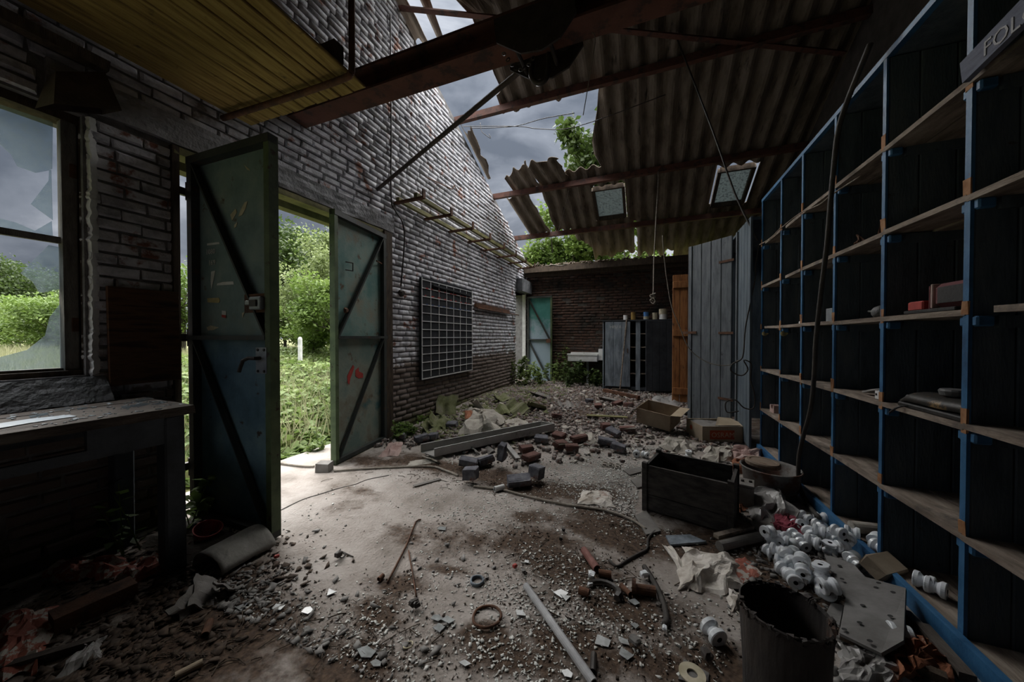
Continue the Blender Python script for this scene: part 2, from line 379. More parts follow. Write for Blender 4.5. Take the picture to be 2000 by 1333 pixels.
def lay_bricks(wallobj, spots, variants, axis, nmax=300):
    """spots: (pos, length scale, height) sorted by size in view; first nmax become parts, the rest one stuff part"""
    def key(p):
        k = proj(p)
        if k[2] < .1 or not (-60 < k[0] < 2060 and -60 < k[1] < 1390): return 0
        d = (Vector(p)-CAM); cosn = abs(d.normalized()[axis]); return cosn/d.length_squared
    spots = sorted([(key(s[0]), i) for i, s in enumerate(spots) if True], reverse=True), spots
    order, sp = spots; inv = wm(wallobj).inverted(); VV = []; FF = []; nb = 0
    data = [(np.array([v.co[:] for v in me.vertices]), np.array([p.vertices[:] for p in me.polygons])) for me in variants]
    for rank, (k, i) in enumerate(order):
        p, ls, R = sp[i]; vi = random.randrange(len(variants))
        if rank < nmax:
            o = bpy.data.objects.new('brick', variants[vi]); COL.objects.link(o); o.parent = wallobj
            o.location = inv @ Vector(p); o.rotation_euler = R; o.scale = (1, ls, 1)
        elif k > 0:
            m = np.array(Matrix.LocRotScale(inv @ Vector(p), __import__('mathutils').Euler(R), (1, ls, 1)))
            v, f = data[vi]; VV.append(v @ m[:3,:3].T + m[:3,3]); FF.append(f+nb); nb += len(v)
    if VV:
        o = link('bricks', mesh_np('bricks', np.concatenate(VV), np.concatenate(FF)), variants[0].materials[0], wallobj); o['kind'] = 'stuff'
CH, BL = .070, .212
bv = brick_variants('brick', BL-.013, CH-.013, .03, M['brick_painted'])
sp = []
for r in range(0, 80):
    z = (r+.5)*CH; y = -.2-(r%2)*BL/2+random.uniform(-.02,.02)
    while y < YF:
        w = BL*random.choice((1,1,1,.5)) if (r%5 == 3) else BL*random.uniform(.95,1.05)
        yc = y+w/2; y += w
        if z > zroof(yc)-.08 - (.10*n1(yc*3, z) if 3.8 < yc < 7.5 else 0) or z < .05: continue
        a, b = yc-w/2, yc+w/2
        for o0, o1, q0, q1 in ((DY0+.045, DY1-.09, 0, 2.545), (.78, 3.50, 2.525, 2.75), (WY0, WY1+.012, WZ0-.14, WZ1+.03), (FY0+.02, FY1-.02, 0, FZ+.34), (-2, .93, WZ0-.14, WZ0)):
            if q0 < z < q1 and b > o0 and a < o1:
                if a < o0 and o0-a > .05: b = o0
                elif b > o1 and b-o1 > .05: a = o1
                else: b = a
        if b-a < .045: continue
        yc, w = (a+b)/2, b-a
        sp.append(((XW+random.uniform(-.005,.006), yc, z+random.uniform(-.003,.003)), w/BL, (random.uniform(-.02,.02), random.uniform(-.04,.04), random.uniform(-.02,.02))))
lay_bricks(wall_left, sp, bv, 0)
# concrete lintel, plaster band, sill
tb = MB(); tb.grid(lambda a, b: Vector((XW+.012+.012*n1(a*30, b*6, 3), .80+a*2.68, 2.55+b*.185+.012*n1(a*20, 1, 5))), 60, 6, .04)
struct('trim_1', tb, M['plaster'], 'rough concrete lintel over the wide doorway')
tb = MB(); tb.grid(lambda a, b: Vector((XW+.10*(1-b)+.006*n1(a*60, b*9, 3)+.01, -1.0+a*2.0, 1.02-.14*(1-b)+.006*n1(a*50, b*6, 2))), 50, 6, .12)
struct('trim_2', tb, M['concrete_sill'], 'rough concrete sill below the broken window')
tb = MB(); tb.bb((XW+.005, FY0-.05, FZ), (XW-.34, YF-.02, 2.73)); tb.bb((XW+.16, FY0+.04, FZ+.02), (XW-.3, YF-.03, 2.69))
struct('trim_3', tb, M['concrete_sill'], 'concrete lintel over the far doorway')
# far wall
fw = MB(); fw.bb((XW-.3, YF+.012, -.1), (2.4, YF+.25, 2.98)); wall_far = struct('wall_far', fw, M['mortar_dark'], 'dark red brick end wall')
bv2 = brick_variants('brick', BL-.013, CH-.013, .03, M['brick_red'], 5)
sp = []
for r in range(1, 42):
    z = (r+.5)*CH; x = XW-(r%2)*BL/2
    while x < 2.3:
        w = BL*random.uniform(.95,1.05); xc = x+w/2; x += w
        if .02 < xc < .37 and 2.54 < z < 2.84: continue
        if random.random() < .02: continue
        sp.append(((xc, YF+random.uniform(-.006,.006), z), w/BL, (random.uniform(-.02,.02), random.uniform(-.04,.04), -PI/2+random.uniform(-.02,.02))))
lay_bricks(wall_far, sp, bv2, 1)
rw = MB(); rw.bb((2.32, -2.4, -.1), (2.5, YF+.3, 3.15)); rw.add([(2.32,-2.4,3.15),(2.32,YF+.4,3.2),(2.32,RY,5.70),(2.5,-2.4,3.15),(2.5,YF+.4,3.2),(2.5,RY,5.70)], [(0,1,2),(5,4,3),(0,2,5,3),(1,4,5,2)])
struct('wall_right', rw, M['dark_wall'], 'dark side wall behind the tall shelving')
bw = MB(); bw.bb((XW-.3, -2.45, -.1), (2.5, -2.2, 3.3)); struct('wall_back', bw, M['dark_wall'], 'dark wall behind the viewer')

# ================================================================ ROOF: corrugated sheets over steel purlins
PITCH = .23; AMP = .036
ce = MB(); ce.bb((XW-.2, RY-.1, zroof(RY)+.08), (2.5, RY+.1, zroof(RY)+.12))
ceiling = struct('ceiling', ce, M['steel_dark'], 'steep roof of corrugated sheets with large holes')
def corr(x): return AMP*math.cos(2*PI*x/PITCH)
def sheet(x0, x1, y0, y1, lift=0., lo=None, hi=None, left=None, right=None, M4=None, th=.008, nx=None, nyy=8, name='corrugated_sheet'):
    """sheet on the far slope; lo/hi/left/right: ragged offsets as functions 0..1 -> metres inward"""
    nx = nx or max(8, int((x1-x0)/PITCH*8)); mb = MB()
    def P(a, b):
        xa = x0+(left(b) if left else 0); xb = x1-(right(b) if right else 0); x = xa+(xb-xa)*a
        s = (x-x0)/max(x1-x0, 1e-6); ya = y0+(lo(s) if lo else 0); yb = y1-(hi(s) if hi else 0); y = ya+(yb-ya)*b
        p = Vector((x, y, zroof(y)+AMP+.012+corr(x)+lift+.018*(1-(y-y0)/(y1-y0))))
        return M4 @ p if M4 else p
    mb.grid(P, nx, nyy, th); return obj(name, mb, M['sheet'], ceiling, smooth=False)
def rag(base, amp, seed, f=9): return lambda t: max(0., base+amp*(n1(t*f, seed, seed)-.5)*2)
cols = [XW-.1+k*PITCH*4 for k in range(6)]+[2.42]      # sheet edges: -3.5 -2.45 -1.40 -.36 .69 1.74
rows = {5: (8.80, 10.30), 4: (7.35, 9.0), 3: (5.55, 7.58), 2: (3.85, 5.82)}
# row 5 (eaves): left sheets gone, the next hang broken off
sheet(-1.71, -1.23, 7.71, 8.63, hi=lambda s: .02+.45*(1-s)+.12*abs(math.sin(s*9)), left=lambda t: .18*t+.03*math.sin(t*20))
sheet(-1.23, -0.26, 7.71, 9.06, hi=rag(.14, .15, 3, 6), nyy=10)
sheet(-0.19, 0.6, 7.71, 9.14, hi=rag(.16, .12, 8, 6)); sheet(0.6, 1.53, 7.71, 9.4); sheet(1.53, 2.41, 7.71, 9.4)
# row 4: skylights sit in here
for x0, x1 in ((-2.02, -1.23), (-0.32, 0.6), (0.6, 1.14), (1.77, 2.41)): sheet(x0, x1, 6.44, 7.89, left=rag(.03,.03,5) if x0 < -1.8 else None)
sheet(-1.23, -1.02, 6.44, 7.89); sheet(-0.37, -0.32, 6.44, 7.89, nx=4)
sheet(-1.02, -0.37, 6.44, 6.84); sheet(-1.02, -0.37, 7.75, 7.89, nyy=2); sheet(1.14, 1.77, 6.44, 6.85); sheet(1.14, 1.77, 7.75, 7.89, nyy=2)
R1 = Matrix.Translation((-2.5, 7.27, zroof(7.27))) @ Matrix.Rotation(math.radians(-9), 4, 'Z') @ Matrix.Translation((2.5, -7.27, -zroof(7.27)))
sheet(-2.73, -2.16, 6.68, 7.91, lift=-.02, M4=R1, lo=rag(.05,.06,4), right=rag(.02,.03,2))
# row 3: torn open on the left
sheet(-0.89, -0.32, 4.86, 6.64, left=lambda t: .10+.10*math.sin(t*7)+.22*max(0, .25-t)*4*.6+(-.10 if t > .92 else 0)+.03*n1(t*14, 3)); sheet(-0.32, 0.6, 4.86, 6.64); sheet(0.6, 1.53, 4.86, 6.64); sheet(1.53, 2.41, 4.86, 6.64)
sheet(-2.19, -0.89, 4.91, 5.28, hi=rag(.14, .10, 12, 7), nyy=4)
R2 = Matrix.Translation((-1.93, 6.62, zroof(6.57))) @ Matrix.Rotation(math.radians(14), 4, 'X') @ Matrix.Rotation(math.radians(-10), 4, 'Z') @ Matrix.Translation((1.93, -6.62, -zroof(6.57)))
sheet(-1.97, -1.36, 5.92, 6.68, M4=R2, lo=rag(.12, .12, 6, 5), right=rag(.03,.03,2), lift=.02)
R3 = Matrix.Translation((-2.37, 6.66, zroof(6.66))) @ Matrix.Rotation(math.radians(-14), 4, 'Z') @ Matrix.Translation((2.37, -6.66, -zroof(6.66)))
sheet(-2.59, -1.93, 6.09, 6.71, M4=R3, lo=rag(.10, .14, 16, 6), right=rag(.02,.02,2))
R4 = Matrix.Translation((-2.98, 5.52, zroof(5.52))) @ Matrix.Rotation(math.radians(-9), 4, 'Z') @ Matrix.Rotation(math.radians(22), 4, 'Y') @ Matrix.Translation((2.89, -5.52, -zroof(5.52)))
sheet(-2.98, -2.73, 5.17, 6.27, M4=R4, lo=rag(.1,.1,3), right=rag(.05,.06,9), left=rag(.02,.03,7))
sheet(-1.36, -0.89, 6.5, 6.66, lo=rag(.04,.03,5), nyy=2)
# row 2: gap beside the wall, slits further up
sheet(-2.19, -1.23, 3.37, 5.1, left=lambda t: .05+(-.18 if t < .3 else 0)+.30*max(0, .62-t)*.0+.10*max(0, t-.72)*2+.04*n1(t*12, 5)); sheet(-1.23, -0.32, 3.37, 5.1); sheet(-0.32, 0.6, 3.37, 5.1); sheet(0.6, 1.53, 3.37, 5.1); sheet(1.53, 2.41, 3.37, 5.1)
sheet(-2.72, -2.56, 3.37, 4.19, lo=None, hi=rag(.05,.06,2), right=lambda t: .0+.06*t); sheet(-3.07, -2.84, 3.37, 4.14, hi=rag(.05,.08,4), right=rag(.02,.03,6))
# near slope, over and behind the viewer
for y0, y1 in ((1.65, 3.46), (-.1, 1.8), (-2.3, .05)):
    for k in range(6): sheet(cols[k], cols[k+1], y0, y1, nx=24, nyy=2)
# purlins
def purlin(y, zb, x0=XW-.06, x1=2.34, lab='', sag=.0, name='roof_purlin'):
    t = thing(name, lab, 'beam', (XW, y, zb)); w, h, th = .075, .10, .012
    sec = [(0,0),(w,0),(w,th),(th,th),(th,h-th),(w,h-th),(w,h),(0,h)]
    M4 = Matrix(((0,0,1,x0),(1,0,0,y-w),(0,1,0,zb),(0,0,0,1))); mb = MB(); mb.prism(sec, x1-x0, M4)
    obj('channel', mb, M['steel_red'], t)
    for x in np.arange(x0+.5, x1, PITCH*4): obj('hook_bolt', MB().tube([(x, y, zb+.01),(x, y+.02, zb+.05),(x, y+.02, zb+.17)], .006, 5), M['rust'], t)
    return t
purlin(5.08, 4.83, lab='rusty roof purlin at the upper edge of the big roof hole')
purlin(6.63, 4.15, lab='rusty roof purlin just above the two skylights')
purlin(7.87, 3.61, lab='rusty roof purlin just below the two skylights')
wb = thing('wall_plate', 'heavy dark timber wall plate along the top of the far wall', 'beam', (-.4, 8.52, 2.83))
mb = MB(); mb.box((-.33, 8.50, 2.975), (5.3, .15, .15), j=.02); obj('beam', mb, M['timber_dark'], wb)
mb = MB(); mb.box((-.33, 8.58, 2.865), (5.3, .18, .08), j=.02); obj('board', mb, M['timber_dark'], wb)
b1 = Vector((-2.96, 3.59, 5.46)); b2 = Vector((2.24, 5.39, 4.70))
t = thing('roof_brace', 'slim steel angle brace crossing diagonally below the roof sheets', 'beam', b1); mb = MB(); bar(mb, b1, b2, .07, .012); bar(mb, b1+Vector((0,.03,.03)), b2+Vector((0,.03,.03)), .012, .07); obj('angle', mb, M['steel_red'], t)
t = thing('eaves_gutter_board', 'grey weathered board lying along the eaves above the far wall', 'board', (-1.0, 8.76, 3.05)); mb = MB(); mb.box((-.9, 8.74, 2.998), (1.3, .14, .03), Matrix.Rotation(.05, 3, 'Z'), j=.01); obj('board', mb, M['timber_dark'], t)

# I-beam with trolley
ib = thing('crane_beam', 'heavy rust-red steel beam crossing the room below the roof', 'beam', (-.4, 2.22, 3.22))
w, h, tf, tw = .185, .20, .02, .013; X0, X1 = XW-.1, 2.4
for nm, c, d in (('lower_flange', (0, 0, tf/2), (w, tf)), ('upper_flange', (0, 0, h-tf/2), (w, tf)), ('web', (0, 0, h/2), (tw, h-2*tf))):
    obj(nm, MB().box(((X0+X1)/2, 2.22, 3.22+c[2]), (X1-X0, d[0], d[1])), M['steel_red'], ib)
M['chalk'] = mat('chalk', [(.45,.45,.45),(.6,.6,.6)], 30, .9)
def stroke(pts, r=.0035, par=ib, nm='chalk_mark'): obj(nm, MB().tube(pts, r, 4), M['chalk'], par)
yw = 2.212
def digits(s, x, z, hh, y=yw-.006):
    for c in s:
        if c == '1': stroke([(x, y, z), (x+.015, y, z+hh)])
        if c == '0': stroke([(x+.03+.025*math.cos(a), y, z+hh/2+hh/2*math.sin(a)) for a in np.linspace(0, 2*PI, 13)])
        if c == ',': stroke([(x, y, z+.01), (x-.004, y, z-.012)])
        if c == '-': stroke([(x, y, z+hh*.5), (x+.04, y, z+hh*.55)])
        x += .06 if c != ',' else .03
digits('1,0', -.97, 3.275, .05); digits('10-', -.14, 3.285, .06)
# ================================================================ DOORS, WINDOW, SKYLIGHTS
M['door_paint'] = mat('door_paint', [(.11,.165,.175),(.16,.225,.23),(.22,.275,.27)], 3.5, .55, .15, 60, extra=chain(mix_noise((.17,.20,.17), 2.2, .56, .74, seed=3), mix_noise((.085,.055,.035), 9, .62, .70, seed=1)))
M['door_blue'] = mat('door_blue', [(.065,.125,.165),(.105,.185,.235),(.155,.245,.28)], 4, .5, .15, 60, extra=chain(mix_noise((.13,.18,.19), 16, .60, .74, seed=7), mix_noise((.05,.035,.03), 12, .64, .7, seed=5)))
M['door_frame'] = mat('door_frame', [(.028,.032,.032),(.05,.055,.052)], 6, .55, .15, 50, extra=mix_noise((.075,.04,.025), 9, .6, .68))
M['door_edge'] = mat('door_edge', [(.05,.075,.04),(.11,.15,.075)], 5, .6, .15, 50, extra=mix_noise((.05,.03,.02), 14, .62, .68))
M['teal'] = mat('teal', [(.05,.20,.18),(.09,.28,.25)], 4, .55, .1, 60, extra=chain(mix_noise((.28,.36,.42), 5, .42, .66, seed=2, zlim=(.9,2.4)), mix_noise((.30,.36,.36), 9, .62, .70, seed=5)))
M['white_paint'] = mat('white_paint', [(.5,.5,.5),(.7,.7,.7)], 8, .7, .2, 50)
M['grey_metal'] = mat('grey_metal', [(.20,.22,.24),(.34,.36,.38)], 9, .45, .2, 60, metal=.4, extra=mix_noise((.08,.05,.04), 16, .64, .7))
M['black_iron'] = mat('black_iron', [(.02,.018,.016),(.05,.04,.035)], 9, .5, .2, 60)
M['red_paint'] = mat('red_paint', [(.30,.035,.03),(.42,.06,.05)], 20, .6)
M['cream'] = mat('cream', [(.36,.32,.22),(.52,.47,.36)], 20, .8)
M['yellow_label'] = mat('yellow_label', [(.35,.28,.12),(.45,.38,.2)], 20, .8)
def text_mesh(name, s, size, m, M4, parent, ext=.0008):
    cu = bpy.data.curves.new(name, 'FONT'); cu.body = s; cu.size = size; cu.extrude = ext; cu.resolution_u = 2
    t = bpy.data.objects.new(name, cu); COL.objects.link(t); bpy.context.view_layer.update()
    me = bpy.data.meshes.new_from_object(t.evaluated_get(bpy.context.evaluated_depsgraph_get())); bpy.data.objects.remove(t)
    me.transform(wm(parent).inverted() @ M4 if parent else M4); return link(name, me, m, parent)
def leaf(name, label, Ph, Po, z0, z1, side, mp_up, mp_lo, depth=.055, fr=.05):
    """door leaf from hinge Ph to outer Po; bars on the side given by side (+1/-1 = left/right of hinge->outer)"""
    Ph = Vector((*Ph, 0)); Po = Vector((*Po, 0)); w = (Po-Ph).length; d = (Po-Ph).normalized(); n = Vector((-d.y, d.x, 0))*side
    root = thing(name, label, None, Ph+Vector((0,0,z0)), kind='structure')
    B = Matrix(((d.x, n.x, 0, Ph.x), (d.y, n.y, 0, Ph.y), (0, 0, 1, 0), (0, 0, 0, 1)))     # local: x along, y towards the barred side, z up
    def bx(nm, a, b, m, R=None):
        mb = MB(); mb.bb(a, b); mb.v = [tuple(B @ Vector(p)) for p in mb.v]; return obj(nm, mb, m, root)
    zm = (z0+z1)/2+.0
    bx('upper_panel', (.01, -depth/2, zm), (w-.01, -depth/2+.006, z1), mp_up); bx('lower_panel', (.01, -depth/2, z0), (w-.01, -depth/2+.006, zm), mp_lo)
    bx('hinge_stile', (0, -depth/2-.004, z0), (fr, depth/2, z1), M['door_frame']); bx('closing_stile', (w-fr*.9, -depth/2-.004, z0), (w, depth/2, z1), M['door_edge'])
    bx('top_rail', (0, -depth/2, z1-fr), (w, depth/2+.004, z1), M['door_frame']); bx('bottom_rail', (0, -depth/2, z0), (w, depth/2, z0+fr*.8), M['door_frame'])
    bx('middle_rail', (-.02, -depth/2+.006, zm-.014), (w-.045, depth/2+.003, zm+.014), M['door_frame'])
    for a, b in (((fr*.6, z1-fr), (w-.07, zm+.02)), ((fr*.6, zm-.02), (w-.07, z0+.04))):
        mb = MB(); bar(mb, (a[0], .0, a[1]), (b[0], .0, b[1]), .012, .05, up=(1,0,0)); bar(mb, (a[0]+.02, depth*.3, a[1]), (b[0]+.02, depth*.3, b[1]), .03, .008, up=(1,0,0))
        mb.v = [tuple(B @ Vector(p)) for p in mb.v]; obj('diagonal_brace', mb, M['door_frame'], root)
    return root, B, w, zm
def onleaf(B, u, v):    # where the sight line through a photo pixel meets the panel
    inv = B.inverted(); o = inv @ CAM; d = inv.to_3x3() @ ray(u, v); t = (-.02-o.y)/d.y; return o+d*t
def patch(root, B, nm, uv, m, y=-.0195, th=.0015, label=None):
    ps = [onleaf(B, *p) for p in uv]; mb = MB(); mb.prism([(p.x, p.z) for p in ps], th, B @ Matrix(((1,0,0,0),(0,0,-1,y+th),(0,1,0,0),(0,0,0,1))))
    o = obj(nm, mb, m, root); 
    if label: o['label'] = label
    return o
def lbox(root, B, nm, a, b, m, par=None, ch=0):
    mb = MB(); a = Vector(a); b = Vector(b)
    mb.cbox((a+b)/2, [abs(x) for x in (b-a)], ch=ch) if ch else mb.bb(a, b)
    mb.v = [tuple(B @ Vector(p)) for p in mb.v]; return obj(nm, mb, m, par or root)
# left leaf
root, B, w, zm = leaf('door_1', 'left leaf of the steel double door, dark blue green, standing wide open', (-2.922, 1.396), (-2.108, 1.410), .015, 2.475, -1, M['door_paint'], M['door_blue'])
pl = lbox(root, B, 'lock_plate', (w-.235, .018, 1.40), (w-.045, .024, 1.515), M['rust']); pl['label'] = 'rust red lock plate'
rl = lbox(root, B, 'rim_lock', (w-.155, .024, 1.415), (w-.05, .05, 1.495), M['grey_metal'], ch=.006); rl['label'] = 'pale grey rim lock'
lbox(root, B, 'lock_knob', (w-.20, .026, 1.445), (w-.15, .046, 1.475), M['grey_metal'], par=rl, ch=.01); lbox(root, B, 'bolt', (w-.14, .05, 1.435), (w-.08, .058, 1.475), M['black_iron'], par=rl)
hp = lbox(root, B, 'handle_plate', (w-.125, .02, 1.025), (w-.03, .03, 1.185), M['grey_metal']); hp['label'] = 'pale grey handle plate'
for dx in (.02, .075):
    for z in (1.04, 1.17):
        mb = MB().lathe([(.0,.006),(.008,.004),(.009,0)], 8, B @ Matrix.Translation((w-.125+dx, .03, z)) @ Matrix.Rotation(-PI/2, 4, 'X')); obj('screw', mb, M['black_iron'], hp)
mb = MB(); mb.tube([B @ Vector(p) for p in ((w-.085,.03,1.12),(w-.085,.065,1.12),(w-.12,.075,1.122),(w-.17,.075,1.105),(w-.205,.07,1.06),(w-.215,.07,1.035))], .011, 8); lv = obj('lever', mb, M['black_iron'], hp); lv['label'] = 'dark bent lever handle'
patch(root, B, 'sticker', [(434,607),(442,608),(442,621),(434,619)], M['white_paint'], label='small red and white sticker'); patch(root, B, 'sticker_band', [(434,615),(442,616),(442,622),(434,620)], M['red_paint'], y=-.018)
patch(root, B, 'label_strip', [(405,583),(428,582),(430,588),(428,592),(406,591)], M['yellow_label'], label='yellowed paper label')
for uv in ([(425,554),(437,551),(456,550),(457,556),(440,557),(424,558)], [(405,476),(428,473),(429,477),(405,480)], [(413,531),(421,529),(419,540),(415,560),(413,566),(412,548)]): patch(root, B, 'paint_smear', uv, M['white_paint'])
for uv in ([(477,322),(487,330),(489,334),(483,332)], [(450,420),(461,408),(463,415),(454,432)], [(470,412),(478,396),(484,393),(480,408),(474,420),(466,424)], [(458,440),(464,434),(462,443),(458,446)], [(518,405),(524,403),(528,418),(527,425),(521,416)], [(473,612),(478,610),(474,622)], [(404,640),(412,636),(428,640),(418,645),(407,646)]): patch(root, B, 'paint_flake', uv, M['cream'])
R90 = Matrix(((1,0,0,0),(0,0,-1,0),(0,1,0,0),(0,0,0,1)))
for s, u, v, z in (('1080', 403, 498, .05), ('169', 408, 519, .05)):
    p = onleaf(B, u, v); T = B @ Matrix.Translation((p.x, -.0175, p.z)) @ R90 ; o = text_mesh('chalk_number', s, z, M['chalk'], T, root)
# right leaf
root, B, w, zm = leaf('door_2', 'right leaf of the steel double door, mottled teal and grey, standing open', (-2.935, 3.275), (-2.80, 2.425), .015, 2.475, 1, mat('door_mottled', [(.10,.21,.20),(.20,.28,.25),(.24,.24,.19)], 2.6, .6, .2, 60, extra=chain(mix_noise((.05,.19,.19), 1.9, .54, .66, seed=11), mix_noise((.11,.065,.035), 8, .60, .70, seed=1), mix_noise((.22,.22,.18), 4, .62, .72, seed=4))), mat('door_mottled_low', [(.14,.20,.18),(.22,.25,.21),(.17,.14,.10)], 2.6, .65, .2, 60, extra=chain(mix_noise((.05,.13,.14), 2.2, .56, .66, seed=12), mix_noise((.11,.06,.035), 7, .58, .70, seed=2))))
for uv in ([(678,735),(684,722),(689,713),(692,717),(688,730),(684,740),(682,752),(679,748)], [(694,724),(700,718),(701,726),(709,730),(709,738),(700,740),(694,735)]): patch(root, B, 'paint_mark', uv, M['red_paint'], label='sprayed red paint mark')
pp = onleaf(B, 672, 512); p2 = onleaf(B, 681, 530)
mb = MB(); mb.tube([B @ Vector(p) for p in ((pp.x-.0,.0,pp.z),(p2.x,.03,pp.z),(p2.x,.03,p2.z),(pp.x,0,p2.z))], .007, 6); obj('pull_handle', mb, M['black_iron'], root)
p = onleaf(B, 672, 607); mb = MB().lathe([(.0,.02),(.018,.02),(.03,.006),(.035,0)], 10, B @ Matrix.Translation((p.x, -.0, p.z)) @ Matrix.Rotation(-PI/2, 4, 'X'), j=.2); obj('lock_hole', mb, M['rust'], root)
mb = MB(); mb.tube([B @ Vector((.20,.03,2.12)), Vector((-2.955,3.30,2.12))], .008, 6); obj('hold_back_hook', mb, M['rust'], root)
# door frame posts and head
tf = thing('trim_4', 'weathered timber frame of the wide doorway', None, (XW, 2.4, 0), kind='structure')
obj('jamb', MB().box((XW-.0, DY1-.075, 1.27), (.10, .14, 2.54), j=.008), M['timber_dark'], tf); obj('jamb', MB().box((XW-.02, DY0+.018, 1.27), (.10, .036, 2.54), j=.002), M['timber_dark'], tf)
obj('head', MB().box((XW-.03, 2.37, 2.515), (.12, 2.1, .05), j=.004), M['timber_green'], tf); obj('head', MB().box((XW-.24, 2.37, 2.50), (.10, 2.1, .07), j=.004), M['timber_green'], tf)
for z in (.35, 1.245, 2.25):
    mb = MB(); mb.tube([(XW+.04, DY0+.075, z-.06), (XW+.04, DY0+.075, z+.06)], .014, 8); mb.box((XW+.01, DY0+.045, z), (.03, .07, .05)); obj('hinge', mb, M['black_iron'], tf)
    mb = MB(); mb.tube([(XW+.05, DY1-.15, z-.06), (XW+.05, DY1-.15, z+.06)], .016, 8); mb.box((XW+.04, DY1-.12, z), (.03, .06, .05)); obj('hinge', mb, M['black_iron'], tf)
# far teal door leaf, opened flat before the end wall
root, B, w, zm = leaf('door_3', 'teal steel door leaf with diagonal braces beside the far doorway', (-2.90, 8.52), (-2.22, 8.46), .06, 2.30, -1, M['teal'], M['teal'], depth=.05, fr=.045)
lbox(root, B, 'lock_case', (w-.14, .03, 1.10), (w-.02, .06, 1.20), M['rust'])
tb = MB(); tb.box((XW-.02, FY1-.04, 1.2), (.09, .07, 2.4)); struct('trim_5', tb, M['white_paint'], 'white painted jamb of the far doorway')
# window_1
XG = XW-.10
win = thing('window_1', 'dark framed window with broken panes at the left', None, (XG, .4, WZ0), kind='structure')
mb = MB(); ya = on(151, 600, 0, XG).y; yb = on(164, 600, 0, XG).y; mb.bb((XG-.05, ya, WZ0-.02), (XG+.06, yb, WZ1)); mb.bb((XG-.05, -.9, WZ1-.05), (XG+.05, yb, WZ1+.02)); mb.bb((XG-.05, -.9, WZ0-.03), (XG+.06, yb, WZ0+.03)); obj('outer_frame', mb, M['timber_dark'], win)
ys = on(121, 600, 0, XG).y; y2 = on(149, 600, 0, XG).y
zb, zt = on(60, 724, 0, XG).z, on(60, 203, 0, XG).z; zmid = on(60, 461, 0, XG).z
M['win_wood'] = mat('win_wood', [(.10,.095,.085),(.22,.21,.19)], 5, .8, .4, 50, stretch=(5,5,1.2))
for yy, d in ((ys+.035, .03), (y2-.03, .05)): obj('sash_stile', MB().box((XG+.005+d*.2, yy, (zb+zt)/2), (d, .055, zt-zb+.06), j=.003), M['win_wood'], win)
for z, hh in ((zb-.02, .05), (zmid, .035), (zt+.02, .05)): obj('glazing_bar', MB().box((XG, -.05, z), (.045, 2*(ys+.05), hh), j=.002), M['win_wood'], win)
for z in (zb+.25, zmid+.4): obj('hinge', MB().cbox((XG+.035, (ys+y2)/2+.01, z), (.02, .03, .08)), M['rust'], win)
mb = MB(); mb.grid(lambda a, b: Vector((XW+.012-.06*b, WY1+.012+.008*n1(a*40, 1, 4)+.009*n1(a*97, 2, 5)-.02*b, WZ0+a*(WZ1-WZ0))), 110, 2, .03); ps = obj('plaster_edge', mb, M['white_paint'], win); ps['label'] = 'crumbling white plaster edge'
def glass_mat(name, tint, fac, rough=.25, dust=1.):
    m = bpy.data.materials.new(name); m.use_nodes = True; nt = m.node_tree; N, L = nt.nodes, nt.links; N.remove(N['Principled BSDF'])
    tr = N.new('ShaderNodeBsdfTransparent'); tr.inputs[0].default_value = (*tint, 1); df = N.new('ShaderNodeBsdfDiffuse'); df.inputs[0].default_value = (.30,.34,.36,1)
    tl = N.new('ShaderNodeBsdfTranslucent'); tl.inputs[0].default_value = (.45*dust,.5*dust,.52*dust,1); a0 = N.new('ShaderNodeMixShader'); a0.inputs[0].default_value = .6; L.new(df.outputs[0], a0.inputs[1]); L.new(tl.outputs[0], a0.inputs[2])
    gl = N.new('ShaderNodeBsdfGlossy'); gl.inputs['Roughness'].default_value = rough; ly = N.new('ShaderNodeLayerWeight'); ly.inputs[0].default_value = .25
    nz = N.new('ShaderNodeTexNoise'); nz.inputs['Scale'].default_value = 30; nz.inputs['Detail'].default_value = 6; g = N.new('ShaderNodeNewGeometry'); L.new(g.outputs['Position'], nz.inputs['Vector'])
    mr = N.new('ShaderNodeMapRange'); mr.inputs['From Min'].default_value = .3; mr.inputs['From Max'].default_value = .75; mr.inputs['To Min'].default_value = fac*.5; mr.inputs['To Max'].default_value = fac*1.5; L.new(nz.outputs['Fac'], mr.inputs['Value'])
    a = N.new('ShaderNodeMixShader'); L.new(mr.outputs[0], a.inputs[0]); L.new(tr.outputs[0], a.inputs[1]); L.new(a0.outputs[0], a.inputs[2])
    b = N.new('ShaderNodeMixShader'); L.new(ly.outputs['Facing'], b.inputs[0]); L.new(a.outputs[0], b.inputs[1]); L.new(gl.outputs[0], b.inputs[2])
    sc = N.new('ShaderNodeMixShader'); sc.inputs[0].default_value = .12; L.new(a.outputs[0], sc.inputs[1]); L.new(gl.outputs[0], sc.inputs[2]); L.new(sc.outputs[0], N['Material Output'].inputs[0]); return m
M['glass'] = glass_mat('glass', (.72,.79,.84), .22); M['glass_dirty'] = glass_mat('glass_dirty', (.30,.34,.32), .8, .5, .22)
